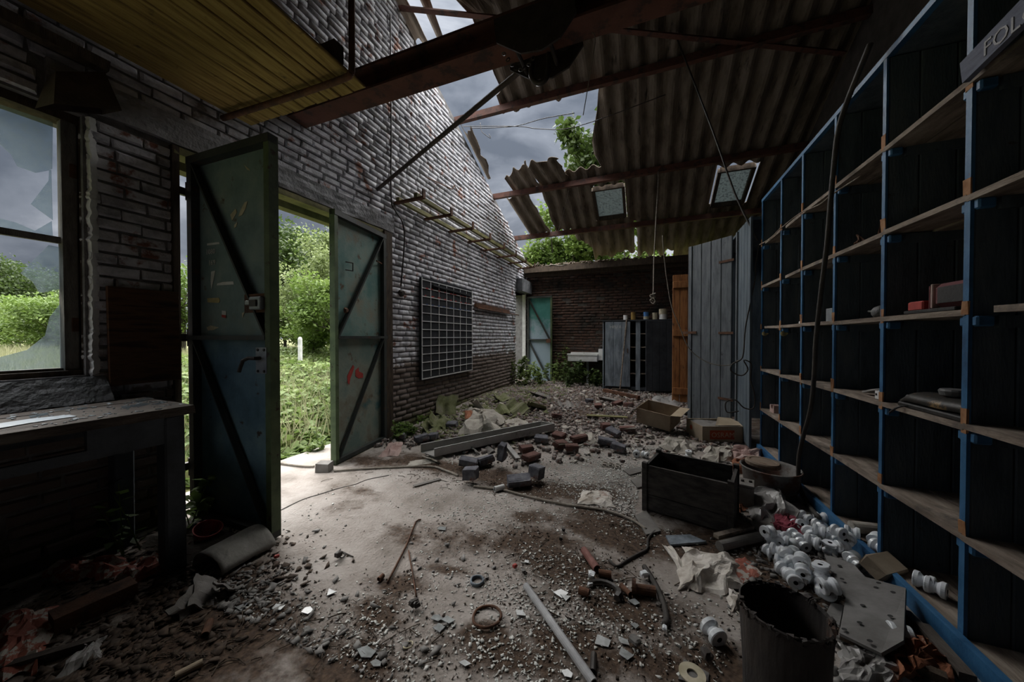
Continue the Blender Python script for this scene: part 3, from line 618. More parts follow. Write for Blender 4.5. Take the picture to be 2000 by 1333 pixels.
for nm, uv in (('broken_pane', [(-40,190),(0,204),(103,239),(102,330),(96,333),(70,338),(34,325),(21,301),(0,282),(-40,270)]), ('glass_shard', [(96,333),(100,332),(103,430),(60,399),(95,353)]), ('glass_shard', [(-40,420),(0,427),(31,435),(68,451),(101,432),(103,462),(0,448),(-40,444)]),
               ('glass_shard', [(40,534),(95,479),(121,484),(121,564),(78,573),(63,550)]), ('broken_pane', [(-40,704),(0,698),(53,684),(88,656),(97,620),(121,589),(121,718),(0,725),(-40,728)])):
    ps = [on(u, v, 0, XG) for u, v in uv]; mb = MB(); mb.prism([(p.y, p.z) for p in ps], .004, Matrix(((0,0,1,XG-.002),(1,0,0,0),(0,1,0,0),(0,0,0,1)))); obj(nm, mb, M['glass'], win)
# skylights
def skylight(name, label, x0, x1, y0, y1):
    t = thing(name, label, None, ((x0+x1)/2, (y0+y1)/2, zroof((y0+y1)/2)), kind='structure'); q = lambda x, y, d=0: Vector((x, y, zroof(y)+.03+d))
    fw_ = .055
    for a, b in (((x0,y0),(x1,y0)),((x0,y1),(x1,y1)),((x0,y0),(x0,y1)),((x1,y0),(x1,y1))):
        mb = MB(); bar(mb, q(*a), q(*b), fw_, .09); obj('frame_bar', mb, M['timber_dark'], t)
    mb = MB(); mb.grid(lambda a, b: q(x0+(x1-x0)*a, y0+(y1-y0)*b, .03), 1, 1, .004); obj('pane', mb, M['glass_dirty'], t)
    mb = MB(); xm = (x0+x1)/2; mb.tube([q(xm, y1-.03, -.05), q(xm, y1-.10, -.09), q(xm, y1-.1, -.14)], .006, 5); obj('stay_hook', mb, M['black_iron'], t)
skylight('window_2', 'small dirty skylight nearer the torn roof hole', -.985, -.415, 6.90, 7.66); skylight('window_3', 'small dirty skylight above the tall shelving side', 1.19, 1.70, 6.91, 7.68)

# ================================================================ LOFT SOFFIT, PIPES AND WALL FITTINGS
sof = thing('loft_soffit', 'low ceiling of yellowed tongue and groove boards by the left wall', 'ceiling', (-2.4, .8, 2.94))
x = -1.775; k = 0
while x > -2.96:
    wd = .105+.02*random.random(); mb = MB(); a = max(x-wd, -2.965); mb.cbox(((x+a)/2, .45+random.uniform(-.01,.01), 2.955+random.uniform(-.002,.002)), (x-a-.011, 2.74, .022), ch=.005); obj('plank', mb, M['plank_yellow'], sof); x -= wd
obj('joist', MB().box((-2.37, 1.6, 3.02), (1.18, .07, .11)), M['timber_dark'], sof); obj('joist', MB().box((-2.37, .3, 3.02), (1.18, .07, .11)), M['timber_dark'], sof)
mb = MB(); mb.tube(smooth_path([(-2.98,1.62,2.90),(-2.2,1.65,2.90),(-1.80,1.655,2.90),(-1.745,1.655,2.92),(-1.738,1.66,2.98),(-1.738,1.66,3.4),(-1.738,1.66,4.1)], 5), .02, 8); tag(obj('conduit_pipe', mb, M['rust'], smooth=True), 'rusty pipe running under the loft boards and up past their edge', 'pipe')
mb = MB(); mb.box((-2.90, .0, 2.80), (.06, 2.0, .06), j=.004); tag(obj('wall_batten', mb, M['timber_dark']), 'brown timber batten along the left wall under the loft boards', 'batten')
hd = MB(); c = [on(92,150,0,-2.93), on(188,150,0,-2.93), on(200,224,0,-2.93), on(68,212,0,-2.93)]
hd.hexa([c[3]+Vector((.0,0,0)), c[2], c[2]+Vector((.22,0,-.03)), c[3]+Vector((.22,0,-.03)), c[0], c[1], c[1]+Vector((.10,0,0)), c[0]+Vector((.10,0,0))]); hd.f = hd.f[1:]
tag(obj('lamp_hood', hd, M['steel_dark']), 'dark rusty tapered metal hood above the window', 'hood')
wbd = MB(); wbd.box((-2.945, 1.165, 1.255), (.025, .325, .59), Matrix.Rotation(.01, 3, 'X')); tag(obj('wall_board', wbd, mat('board_brown', [(.05,.022,.012),(.11,.05,.025),(.03,.015,.01)], 3, .6, .2, 40, stretch=(1,1,9))), 'dark brown wooden board fixed to the wall beside the window', 'board')
# black tool board with white grid
y0, y1, z0, z1 = 3.99, 5.49, .646, 2.086
tbd = thing('grid_board', 'black wall board with a white grid', 'board', (-2.95, (y0+y1)/2, z0))
M['board_black'] = mat('board_black', [(.016,.018,.022),(.035,.037,.042)], 5, .6, .1, 40)
obj('panel', MB().bb((-2.962, y0, z0), (-2.925, y1, z1)), M['board_black'], tbd)
ny_, nz_ = 7, 12
for i in range(ny_+1): y = y0+.008+(y1-y0-.016)*i/ny_; obj('grid_strip', MB().box((-2.922, y, (z0+z1)/2), (.007, .015 if i in (0, ny_) else .011, z1-z0-.06 if i not in (0, ny_) else z1-z0)), M['white_paint'], tbd)
for k in range(nz_+1):
    z = z0+.008+(z1-z0-.016)*k/nz_*.985; m = M['white_paint']
    obj('grid_strip', MB().box((-2.9195, (y0+y1)/2, z), (.007, y1-y0, .015 if k in (0,) else .011)), m, tbd)
M['tape_blue'] = mat('tape_blue', [(.03,.06,.16),(.05,.09,.22)], 20, .6)
for z, c in ((z0+1.3, 'red_paint'), (z0+1.19, 'red_paint'), (z0+1.07, 'tape_blue')):
    for k in range(9): yy = y0+.1+k*.16+random.uniform(-.03,.03); obj('coloured_mark', MB().box((-2.9155, yy, z+random.uniform(-.004,.004)), (.004, random.uniform(.03,.09), .014)), M[c], tbd)
mb = MB(); bar(mb, (-2.91, y0+.25, z1-.08), (-2.91, y1-.1, z1-.11), .03, .02); obj('loose_batten', mb, M['board_black'], tbd)
# wall rack: two rails on brackets
rk = thing('wall_rack', 'rusty ladder-like pipe rack on the wall above the black grid board', 'rack', (-2.9, 5.5, 3.0))
for x, z in ((XW+.06, 2.985), (XW+.33, 3.00)):
    mb = MB(); bar(mb, (x, 3.50, z), (x, 8.1, z+.02), .05, .05); obj('rail', mb, M['timber_green'], rk)
for k in range(8):
    y = 3.52+k*.64; mb = MB(); bar(mb, (XW, y, 2.95), (XW+.44, y, 2.96), .05, .025); bar(mb, (XW+.44, y, 2.95), (XW+.44, y, 3.06), .05, .016, up=(1,0,0)); obj('bracket', mb, M['rust'], rk)
rr = thing('wall_rail', 'short rusty angle rail on the wall beside the black grid board', 'rail', (XW, 6.5, 1.8)); mb = MB(); bar(mb, (XW+.03, 5.66, 1.84), (XW+.03, 7.3, 1.83), .05, .07); obj('angle', mb, M['rust'], rr)
mb = MB(); mb.tube([(XW+.06, 5.7, 1.79), (XW+.06, 7.9, 1.785)], .014, 6); obj('rod', mb, M['rust'], rr)
mb = MB(); mb.tube([on(832,346,0,XW+.03), on(884,370,0,XW+.03), on(887,362,0,XW+.03), on(893,372,0,XW+.03)], .008, 5); tag(obj('wall_hook', mb, M['rust']), 'bent iron rod fixed high on the painted brick wall', 'hook')
mb = MB(); mb.tube([on(735,372,0,XW-.02), (-.86, 2.36, 3.19)], .020, 8); tag(obj('tie_rod', mb, M['steel_dark']), 'slanting dark steel rod from the wall up to the crane beam', 'rod')
# electric cable with socket
wc = thing('wall_cable', 'thin black cable hanging down the brick wall to a round switch', 'cable', on(783, 575, 0, XW+.03))
pts = [on(u, v, 0, XW+.035) for u, v in ((762,30),(763,120),(764,250),(764,385),(771,410),(785,432),(790,460),(788,500),(783,560))]
mb = MB(); mb.tube(smooth_path(pts, 4), .009, 6); obj('wire', mb, M['black_iron'], wc, smooth=True)
p = on(782, 573, 0, XW); mb = MB().lathe([(.0,.05),(.03,.05),(.045,.03),(.05,.0)], 12, Matrix.Translation(p) @ Matrix.Rotation(PI/2, 4, 'Y')); obj('switch', mb, M['black_iron'], wc)
# trolley with hook on the beam
tr = thing('hoist_trolley', 'black iron hoist trolley with a hook hanging under the crane beam', 'hoist', (-.66, 2.22, 3.2))
for s in (-1, 1):
    y = 2.22+s*.125
    mb = MB(); mb.prism([(-.95,3.36),(-.42,3.36),(-.40,3.22),(-.50,3.10),(-.62,3.06),(-.76,3.08),(-.93,3.20)], .014, Matrix(((1,0,0,0),(0,0,1,y-.007),(0,1,0,0),(0,0,0,1)))); obj('side_plate', mb, M['black_iron'], tr)
    for x in (-.85, -.52): obj('wheel', MB().lathe([(.0,.03),(.045,.03),(.05,.022),(.05,-.01),(.06,-.012),(.06,-.02),(.0,-.02)], 14, Matrix.Translation((x, y-s*.035, 3.27)) @ Matrix.Rotation(PI/2*s, 4, 'X')), M['black_iron'], tr)
for x in (-.80, -.58): obj('spacer_bolt', MB().tube([(x, 2.08, 3.14), (x, 2.36, 3.14)], .014, 8), M['black_iron'], tr)
mb = MB(); mb.tube(smooth_path([(-.72,2.22,3.13),(-.73,2.22,3.02),(-.68,2.22,2.955),(-.63,2.22,2.97),(-.61,2.22,3.03),(-.61,2.22,3.13)], 5), .018, 8); obj('hook', mb, M['black_iron'], tr, smooth=True)
mb = MB()
for k in range(10): a = k/9; p = Vector((-.88+.26*a, 2.10, 3.12-.14*math.sin(a*PI))); mb.lathe([(.010,-.004),(.017,0),(.010,.004)], 6, Matrix.Translation(p) @ Matrix.Rotation(k*PI/2, 4, 'X'))
ch_ = obj('chain', mb, M['black_iron'], tr); ch_['kind'] = 'stuff'
# ================================================================ SHELVING
M['blue'] = mat('blue', [(.018,.065,.145),(.032,.115,.235),(.05,.15,.29)], 5, .5, .2, 60, extra=mix_noise((.06,.05,.045), 18, .66, .72))
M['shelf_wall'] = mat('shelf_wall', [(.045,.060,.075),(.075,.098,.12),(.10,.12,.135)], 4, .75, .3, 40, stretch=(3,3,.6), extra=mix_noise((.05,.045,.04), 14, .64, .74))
M['bare_wood'] = mat('bare_wood', [(.13,.10,.08),(.23,.185,.15),(.32,.27,.225)], 7, .85, .4, 60, stretch=(3,.6,3), extra=mix_noise((.10,.085,.075), 5, .55, .66))
M['worn_orange'] = mat('worn_orange', [(.22,.10,.045),(.38,.20,.10)], 14, .8, .3, 60)
sh = thing('shelving_unit', 'tall open shelving with blue front edges along the right wall', 'shelving', (1.4, 2.4, 0))
XS, DEP = 1.16, .56; PY = [4.41, 3.853, 3.394, 2.889, 2.388, 1.883, 1.38, .88]; ZS = [.055, .466, .896, 1.345, 1.79, 2.235, 2.71]
for i, y in enumerate(PY):
    dv = obj('divider', MB().box((XS+.004, y, 1.37), (.010, .027, 2.70), j=.001), M['blue'], sh)
    x = XS+.010
    for wd in (.119, .135, .145, .151):
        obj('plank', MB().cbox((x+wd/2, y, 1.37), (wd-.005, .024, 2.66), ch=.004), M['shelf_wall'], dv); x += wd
    for z in ZS[1:-1]:
        obj('worn_patch', MB().box((XS-.001, y, z+.02+random.uniform(-.01,.02)), (.005, .031, random.uniform(.05,.10)), j=.003), M['worn_orange'], dv)
        for s in (-1, 1): obj('bracket', MB().cbox((XS+.03, y+s*.028, z-.035), (.05, .026, .04), ch=.006), M['blue'], dv)
    for z in ZS[1:-1]:
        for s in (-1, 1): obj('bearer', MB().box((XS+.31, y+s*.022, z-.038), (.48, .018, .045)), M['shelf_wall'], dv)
for i in range(len(PY)-1):
    a, b = PY[i+1], PY[i]
    for r, z in enumerate(ZS[:-1]):
        w1 = random.choice((.13, .15, .17)); dx = 0
        if (i, r) in ((0,5),(1,5),(1,4),(0,3),(5,3)): a2, b2 = a+.02, b-.12
        else: a2, b2 = a, b
        if r == 0: a2, b2 = a+.016, b-.016
        t = random.uniform(-.006, .006)
        mb = MB(); mb.hexa([(XS-.004,a2,z-.012),(XS+w1,a2,z-.012),(XS+w1,b2,z-.012+t),(XS-.004,b2,z-.012+t),(XS-.004,a2,z+.012),(XS+w1,a2,z+.012),(XS+w1,b2,z+.012+t),(XS-.004,b2,z+.012+t)]); obj('shelf_board', mb, M['bare_wood'], sh)
        obj('shelf_board', MB().box((XS+w1+.008+(DEP-w1-.03)/2, (a+b)/2, z-.004), (DEP-w1-.03, b-a-.03, .022), j=.002), M['bare_wood'], sh)
obj('top_rail', MB().box((XS+.012, 2.64, 2.715), (.03, 3.58, .03)), M['blue'], sh); obj('top_board', MB().box((XS+.29, 2.64, 2.715), (.52, 3.58, .022)), M['shelf_wall'], sh)
obj('plinth', MB().box((XS-.018, 2.64, .045), (.03, 3.58, .085), j=.003), M['blue'], sh)
y = .86
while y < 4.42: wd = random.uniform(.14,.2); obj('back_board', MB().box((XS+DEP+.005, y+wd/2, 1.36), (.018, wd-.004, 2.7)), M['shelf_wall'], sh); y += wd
# batten with chalk lettering
wbt = thing('lettered_batten', 'grey blue wooden batten with faint chalk lettering nailed high across the shelf front', 'batten', on(1940, 85, 0, 1.11))
p, q = on(1884, 142, 0, 1.125), on(2030, -5, 0, 1.125)
mb = MB(); bar(mb, p, q, .02, .085); obj('board', mb, mat('batten_blue', [(.10,.11,.16),(.17,.18,.24)], 5, .8, .4, 60, stretch=(2,2,12)), wbt)
d = (q-p).normalized(); 
T = Matrix.Translation(Vector((1.1135, 0, 0))+Vector((0, (p+(q-p)*.35).y, (p+(q-p)*.35).z-.025))) @ Matrix(((0,0,-1,0),(-1,0,0,0),(0,1,0,0),(0,0,0,1)))
text_mesh('lettering', 'FOLGEN', .075, M['black_iron'], T, wbt)

# ================================================================ END CUPBOARD WITH OPEN PLANK DOOR, ORANGE DOOR
M['grey_plank'] = mat('grey_plank', [(.075,.085,.095),(.115,.13,.145),(.15,.165,.18)], 5, .75, .3, 50, stretch=(5,5,.8), extra=mix_noise((.05,.05,.05), 14, .64, .74))
M['orange_plank'] = mat('orange_plank', [(.16,.06,.022),(.28,.115,.04),(.34,.15,.06)], 4, .75, .3, 50, stretch=(7,7,.8), extra=mix_noise((.06,.03,.02), 6, .62, .72))
cb = thing('end_cupboard', 'dark tall plank cupboard at the far end of the blue shelving', 'cupboard', (1.4, 5.2, 0))
y = 4.44
while y < 4.98: wd = .125; obj('front_plank', MB().cbox((1.075, y+wd/2, 1.30), (.025, wd-.006, 2.54), ch=.004), M['shelf_wall'], cb); y += wd
obj('post', MB().box((1.07, 4.985, 1.29), (.05, .05, 2.52)), M['grey_plank'], cb)
obj('side', MB().box((1.40, 6.1, 1.28), (.62, .03, 2.5)), M['shelf_wall'], cb); obj('back', MB().box((1.76, 5.32, 1.28), (.03, 1.66, 2.5)), M['shelf_wall'], cb); obj('top', MB().box((1.40, 5.31, 2.55), (.66, 1.68, .03)), M['shelf_wall'], cb)
dr = Vector((.575, 5.485, 0))-Vector((1.03, 5.02, 0)); dl = dr.length; dr.normalize(); nn = Vector((dr.y, -dr.x, 0))
if nn.x > 0: nn = -nn
dd = obj('door', MB().box(Vector((1.03, 5.02, 1.30))+dr*(dl-.03)+nn*.0, (.05, .045, 2.46), rot_to(dr)), M['grey_plank'], cb)
for k in range(4):
    c = Vector((1.03, 5.02, 1.30))+dr*(.02+(k+.5)*(dl-.08)/4); obj('plank', MB().cbox(c, ((dl-.08)/4-.006, .024, 2.46), rot_to(dr), ch=.004), M['grey_plank'], dd)
for z in (.45, 1.30, 2.22): obj('strap_hinge', MB().box(Vector((1.03, 5.02, z))+dr*.09+nn*.018, (.20, .006, .03), rot_to(dr)), M['rust'], dd)
obj('hasp', MB().box(Vector((1.03, 5.02, 1.31))+dr*(dl-.02)+nn*.022, (.24, .008, .035), rot_to(dr)), M['rust'], dd)
pd = thing('plank_door', 'orange brown ledged plank door standing behind the grey cupboard door', 'door', (.75, 6.9, .05))
for k in range(5): obj('plank', MB().cbox((.515+k*.125, 6.92, 1.22), (.119, .024, 2.32), ch=.004), M['orange_plank'], pd)
for z in (.26, 1.32, 2.2): obj('ledge', MB().cbox((.77, 6.895, z), (.62, .028, .12), ch=.005), M['orange_plank'], pd)

# ================================================================ GREY CABINET, SINK, CANS
fz = .07
M['cab'] = mat('cab', [(.10,.12,.14),(.17,.20,.235),(.24,.28,.32)], 4, .7, .2, 50, stretch=(4,4,.8), extra=mix_noise((.30,.33,.36), 9, .62, .72, seed=3))
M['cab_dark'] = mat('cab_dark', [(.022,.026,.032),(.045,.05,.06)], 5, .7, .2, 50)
ca, cbp = on(1177, 757, 2, fz), on(1318, 765, 2, fz); yc = 8.02; xa = on(1177, 700, 1, yc).x; xb = on(1318, 700, 1, yc).x; zt_ = on(1250, 626, 1, yc).z
cab = thing('grey_cabinet', 'grey plank cabinet with a half open front against the far wall', 'cabinet', ((xa+xb)/2, yc+.2, fz))
W_ = xb-xa; X = lambda u: on(u, 700, 1, yc).x
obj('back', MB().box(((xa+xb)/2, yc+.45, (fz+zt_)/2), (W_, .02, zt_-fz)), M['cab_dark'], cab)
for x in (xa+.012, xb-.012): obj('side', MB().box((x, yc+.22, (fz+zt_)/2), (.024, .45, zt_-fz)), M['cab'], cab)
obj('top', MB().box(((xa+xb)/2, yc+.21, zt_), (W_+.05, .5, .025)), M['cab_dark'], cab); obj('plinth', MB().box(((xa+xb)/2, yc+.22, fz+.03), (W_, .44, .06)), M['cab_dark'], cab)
obj('post', MB().box((X(1246), yc+.01, (fz+zt_)/2), (X(1251)-X(1242), .03, zt_-fz)), M['cab'], cab)
for k in range(1, 5): obj('shelf', MB().box((X(1256), yc+.22, fz+.06+k*(zt_-fz)/5.2), (X(1290)-X(1228), .40, .02)), M['bare_wood'], cab)
dd = obj('door', MB().box(((X(1182)+X(1231))/2, yc-.012, (fz+zt_)/2+.02), (X(1231)-X(1182), .012, zt_-fz-.10)), M['cab'], cab)
n = 3; ww = (X(1231)-X(1182))/n
for k in range(n): obj('plank', MB().cbox((X(1182)+(k+.5)*ww, yc-.024, (fz+zt_)/2+.02), (ww-.006, .016, zt_-fz-.09), ch=.004), M['cab'], dd)
obj('latch', MB().cbox((X(1226), yc-.04, (fz+zt_)/2+.1), (.02, .02, .10)), M['rust'], dd)
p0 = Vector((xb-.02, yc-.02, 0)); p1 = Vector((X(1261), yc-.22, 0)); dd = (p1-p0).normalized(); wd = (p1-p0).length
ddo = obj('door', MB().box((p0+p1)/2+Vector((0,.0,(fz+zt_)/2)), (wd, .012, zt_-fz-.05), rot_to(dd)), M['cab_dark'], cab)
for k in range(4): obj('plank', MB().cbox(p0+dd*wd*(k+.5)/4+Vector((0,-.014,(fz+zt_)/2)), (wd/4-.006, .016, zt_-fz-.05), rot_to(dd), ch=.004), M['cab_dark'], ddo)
text_mesh('chalk_scrawl', 'HEU II..', .09, M['chalk'], Matrix.Translation((X(1191), yc-.034, zt_-.17)) @ R90, cab)
bm = thing('broom', 'long wooden broom handle leaning against the grey cabinet', 'broom', on(1212, 762, 2, .06))
mb = MB(); mb.tube([on(1211, 760, 1, yc-.20), on(1224, 624, 1, yc-.035)], .016, 7); obj('handle', mb, M['bare_wood'], bm); mb = MB(); mb.box(on(1211, 763, 1, yc-.2), (.34, .06, .07), Matrix.Rotation(-.1, 3, 'Z')); obj('head', mb, M['timber_dark'], bm)
# sink
ys_ = 8.28; xs0, xs1 = on(1109, 700, 1, ys_).x, on(1166, 700, 1, ys_).x; zr_ = on(1130, 692, 1, ys_).z; zk = on(1130, 706, 1, ys_).z
M['porcelain'] = mat('porcelain', [(.66,.66,.65),(.8,.8,.79)], 9, .3, 0, extra=mix_noise((.25,.22,.18), 7, .64, .74), spec=.5)
sk = thing('sink', 'shallow white porcelain sink on the far wall', 'sink', ((xs0+xs1)/2, ys_+.18, zk))
mb = MB(); a, b, c, d_, t = xs0, xs1, ys_, YF-.02, .03
mb.bb((a,c,zk),(b,d_,zk+.03)); mb.bb((a,c,zk),(b,c+t,zr_)); mb.bb((a,d_-t,zk),(b,d_,zr_+.03)); mb.bb((a,c,zk),(a+t,d_,zr_)); mb.bb((b-t,c,zk),(b,d_,zr_)); mb.bb((a-.015,c-.015,zr_-.03),(b+.015,c+t,zr_+.01)); obj('basin', mb, M['porcelain'], sk)
mb = MB(); xm = (xs0+xs1)/2+.1; mb.tube([(xm, ys_+.2, zk), (xm, ys_+.2, .08)], .03, 10); obj('waste_pipe', mb, M['grey_metal'], sk)
mb = MB(); mb.bb((xs1+.005, ys_+.22, zk+.02), (X(1177)+.0, YF-.03, zr_+.12)); obj('splash_panel', mb, M['porcelain'], sk)
# cans on the cabinet
def can(label, u, h, r, m, m2=None, handle=False, z=None, name='paint_can', cat='can', dy=.16):
    p = on(u, 620, 1, yc+dy); zb_ = z if z else zt_+.0125; t = thing(name, label, cat, (p.x, p.y, zb_)); 
    obj('body', MB().lathe([(0,0),(r,0),(r,h*.5),(r*.99,h*.52),(r,h),(r*1.04,h),(r*1.04,h+.006),(r*.94,h+.006),(r*.92,h*.3),(0,h*.28)], 16, Matrix.Translation((p.x, p.y, zb_))), m, t, smooth=False)
    if m2: obj('label_band', MB().lathe([(r*1.01,h*.08),(r*1.015,h*.08),(r*1.015,h*.45),(r*1.01,h*.45)], 16, Matrix.Translation((p.x, p.y, zb_))), m2, t)
    return t
M['can_ochre'] = mat('can_ochre', [(.20,.12,.03),(.30,.19,.06)], 14, .5, extra=mix_noise((.08,.05,.03), 16, .58, .66)); M['can_blue'] = mat('can_blue', [(.05,.14,.34),(.07,.18,.42)], 14, .5)
can('ochre paint can on top of the grey cabinet', 1237, .17, .055, M['can_ochre']); can('blue paint can with a pale band on top of the grey cabinet', 1262, .17, .055, M['can_blue'], M['cream'])
can('white pot between the blue can and the stacked pots', 1279, .15, .05, M['cream']); can('lower of two stacked white pots on the grey cabinet', 1295, .11, .08, M['white_paint'], name='white_pot', cat='pot'); can('upper of two stacked white pots on the grey cabinet', 1295, .11, .085, M['cream'], z=zt_+.13, name='white_pot', cat='pot')
can('crushed pale pot left of the ochre can', 1222, .11, .05, M['white_paint'], name='white_pot', cat='pot')

# ================================================================ WORKBENCH
M['bench_top'] = mat('bench_top', [(.04,.032,.028),(.085,.07,.06),(.13,.115,.10)], 5, .85, .5, 50, stretch=(4,1,4), extra=mix_noise((.17,.165,.16), 8, .62, .72))
M['bench_blue'] = mat('bench_blue', [(.045,.052,.062),(.085,.10,.12)], 5, .7, .3, 50)
wk = thing('workbench', 'heavy blue grey workbench with a worn littered top under the window', 'workbench', (-2.6, .3, 0))
for k, (x0, x1) in enumerate(((-2.31,-2.52),(-2.525,-2.74),(-2.745,-2.955))): obj('top_plank', MB().box(((x0+x1)/2, .28+.01*k, .852), (abs(x1-x0)-.004, 1.66, .045), j=.004), M['bench_top'], wk)
for x, y in ((-2.365,1.03),(-2.89,1.03),(-2.365,-.42),(-2.89,-.42)): obj('leg', MB().cbox((x, y, .415), (.085, .085, .83), ch=.008, j=.002), M['bench_blue'], wk)
obj('apron', MB().box((-2.345, .86, .77), (.028, .27, .12)), M['bench_blue'], wk); obj('rail', MB().box((-2.345, .28, .715), (.03, 1.42, .045)), M['bench_blue'], wk); obj('apron', MB().box((-2.63, 1.04, .76), (.5, .03, .13)), M['bench_blue'], wk); obj('rail', MB().box((-2.89, .3, .75), (.03, 1.4, .1)), M['bench_blue'], wk)
def slab(name, uv, z, th, m, label, cat, group=None, curl=0):
    ps = [on(u, v, 2, z) for u, v in uv]; c = sum(ps, Vector())/len(ps); mb = MB(); mb.prism([(p.x-c.x, p.y-c.y) for p in ps], th, Matrix.Translation((c.x, c.y, z)))
    o = obj(name, mb, m); return tag(o, label, cat, group)
ZT = .8755
M['board_grey'] = mat('board_grey', [(.13,.12,.11),(.20,.19,.18)], 6, .9, .3, 60); M['paper'] = mat('paper', [(.34,.32,.30),(.50,.48,.46)], 9, .9, .3, 40); M['laminate'] = mat('laminate', [(.26,.30,.34),(.40,.45,.50)], 6, .45)
slab('fibre_board', [(-30,785),(150,772),(188,781),(25,806),(-30,800)], ZT+.003, .008, M['board_grey'], 'grey fibreboard sheet lying on the workbench near the window sill', 'board')
slab('laminate_strip', [(-20,832),(60,820),(135,812),(150,815),(60,828),(-20,842)], ZT, .004, M['laminate'], 'pale bluish strip lying along the workbench front edge', 'strip')
slab('laminate_strip', [(140,775),(200,769),(285,768),(260,772),(160,779)], ZT+.014, .003, M['laminate'], 'pale bluish strip lying along the back of the workbench', 'strip')
for k, uv in enumerate([[(255,793),(283,788),(292,790),(262,797)], [(70,811),(92,807),(95,810),(72,814)], [(56,814),(72,811),(74,814),(60,817)], [(262,783),(290,777),(300,779),(270,787)], [(238,797),(258,793),(250,802)], [(300,790),(318,785),(322,788),(306,793)], [(150,799),(168,796),(170,798),(152,801)], [(105,801),(140,797),(142,799),(108,804)], [(270,777),(284,773),(288,776)], [(215,779),(232,774),(236,777),(220,780)]]):
    slab('glass_shard', uv, ZT, .003, M['glass'], 'window glass shard on the workbench, '+('largest one near the back right','lower of two left ones','left tip near the pale strip','long one at the back right','middle one before the large shard','rightmost by the corner','small one in the centre','thin one left of centre','small one behind the large shard','small one at the back centre')[k], 'glass shard', 'glass shards on the workbench')
V_ = []; F_ = []
for k in range(240):
    x, y = random.uniform(-2.93,-2.34), random.uniform(.2,1.09)
    if y < .6 and random.random() < .6: continue
    a = random.uniform(0, 6.3); s = random.uniform(.003,.013); q = [(x+s*math.cos(a+i*2.1)*random.uniform(.6,1.4), y+s*math.sin(a+i*2.1)*random.uniform(.6,1.4)) for i in range(3)]; b = len(V_)
    V_ += [(*p, ZT) for p in q]+[(*p, ZT+.003) for p in q]; F_ += [(b+3,b+4,b+5),(b,b+1,b+4,b+3),(b+1,b+2,b+5,b+4),(b+2,b,b+3,b+5)]
mb = MB(); mb.v = V_; mb.f = F_; tag(obj('glass_crumbs', mb, M['laminate']), 'tiny glass crumbs scattered over the workbench top', 'glass crumbs', kind='stuff')
# ================================================================ THINGS ON THE FLOOR: BIG ONES
def at(u, v): 
    p = fl(u, v); 
    for _ in range(4): p = fl(u, v, hz(p.x, p.y))
    return p
M['crate'] = mat('crate', [(.022,.020,.019),(.05,.045,.042),(.075,.068,.062)], 5, .8, .4, 50, stretch=(2,2,6), extra=mix_noise((.14,.13,.12), 20, .66, .74))
cr_ = thing('wooden_crate', 'open dark wooden crate standing on the rubble near the blue shelving', 'crate', (.25, 2.65, 0))
A, B_, C_ = Vector((-.0,2.62,0)), Vector((.50,2.47,0)), Vector((.10,2.965,0)); Dv = B_-A; Ev = C_-A; dn = Dv.normalized(); en = Ev.normalized(); hc = .345
def board(par, a, b, z0, z1, th, m, nm='board', j=.002):
    a = Vector(a); b = Vector(b); mb = MB(); mb.box((a+b)/2+Vector((0,0,(z0+z1)/2)), ((b-a).length, th, z1-z0), rot_to(b-a), j=j); return obj(nm, mb, m, par)
for a, b in ((A, B_), (A+Ev, B_+Ev)):
    for z0, z1 in ((.02,.125),(.13,hc-.012)): board(cr_, a+dn*.02, b-dn*.02, z0, z1, .018, M['crate'])
for a, b in ((A, A+Ev), (B_, B_+Ev)):
    for z0, z1 in ((.02,.15),(.155,hc-.02)): board(cr_, a, b, z0, z1, .018, M['crate'])
for a in (A, B_, A+Ev, B_+Ev): obj('corner_post', MB().box(a+Vector((0,0,hc/2+.005)), (.035, .035, hc), rot_to(Dv), j=.002), M['crate'], cr_)
mb = MB(); mb.hexa([p+Vector((0,0,z)) for z in (.02,.035) for p in (A,B_,B_+Ev,A+Ev)]); obj('bottom', mb, M['crate'], cr_)
# cardboard boxes
M['cardboard'] = mat('cardboard', [(.25,.195,.14),(.34,.275,.205)], 5, .9, .15, 50, extra=mix_noise((.17,.12,.085), 4, .58, .7)); M['cardboard_in'] = mat('cardboard_in', [(.30,.235,.16),(.38,.31,.225)], 5, .9)
M['osram_red'] = mat('osram_red', [(.30,.055,.02),(.40,.08,.03)], 9, .8); M['osram_txt'] = mat('osram_txt', [(.40,.29,.21),(.46,.34,.25)], 9, .9)
def carton(label, O, yaw, w, d, h, flaps, tilt=0, name='cardboard_box', grp=None):
    t = thing(name, label, 'box', O, (tilt, 0, yaw)); q = .006
    L = lambda mb, nm, m=M['cardboard']: obj(nm, mb, m, t, loc=True)
    for nm, a, b in (('front', (0,0,0), (w,q,h)), ('back', (0,d-q,0), (w,d,h)), ('side', (0,0,0), (q,d,h)), ('side', (w-q,0,0), (w,d,h)), ('bottom', (0,0,0), (w,d,q))): L(MB().bb(a, b), nm)
    for e, ang, ln in flaps:
        a, b = {'f': ((0,0,h),(w,0,h)), 'b': ((w,d,h),(0,d,h)), 'l': ((0,d,h),(0,0,h)), 'r': ((w,0,h),(w,d,h))}[e]; a = Vector(a); b = Vector(b); od = Vector((b-a).normalized().cross(Vector((0,0,1)))); v = od*math.cos(ang)+Vector((0,0,1))*math.sin(ang)
        mb = MB(); n_ = (b-a).normalized().cross(v)*.002; ins = (b-a).normalized()*.012; p = [a+ins, b-ins, b-ins*2+v*ln, a+ins*2+v*ln]; mb.hexa([x-n_ for x in p]+[x+n_ for x in p]); L(mb, 'flap', M['cardboard_in'])
    return t
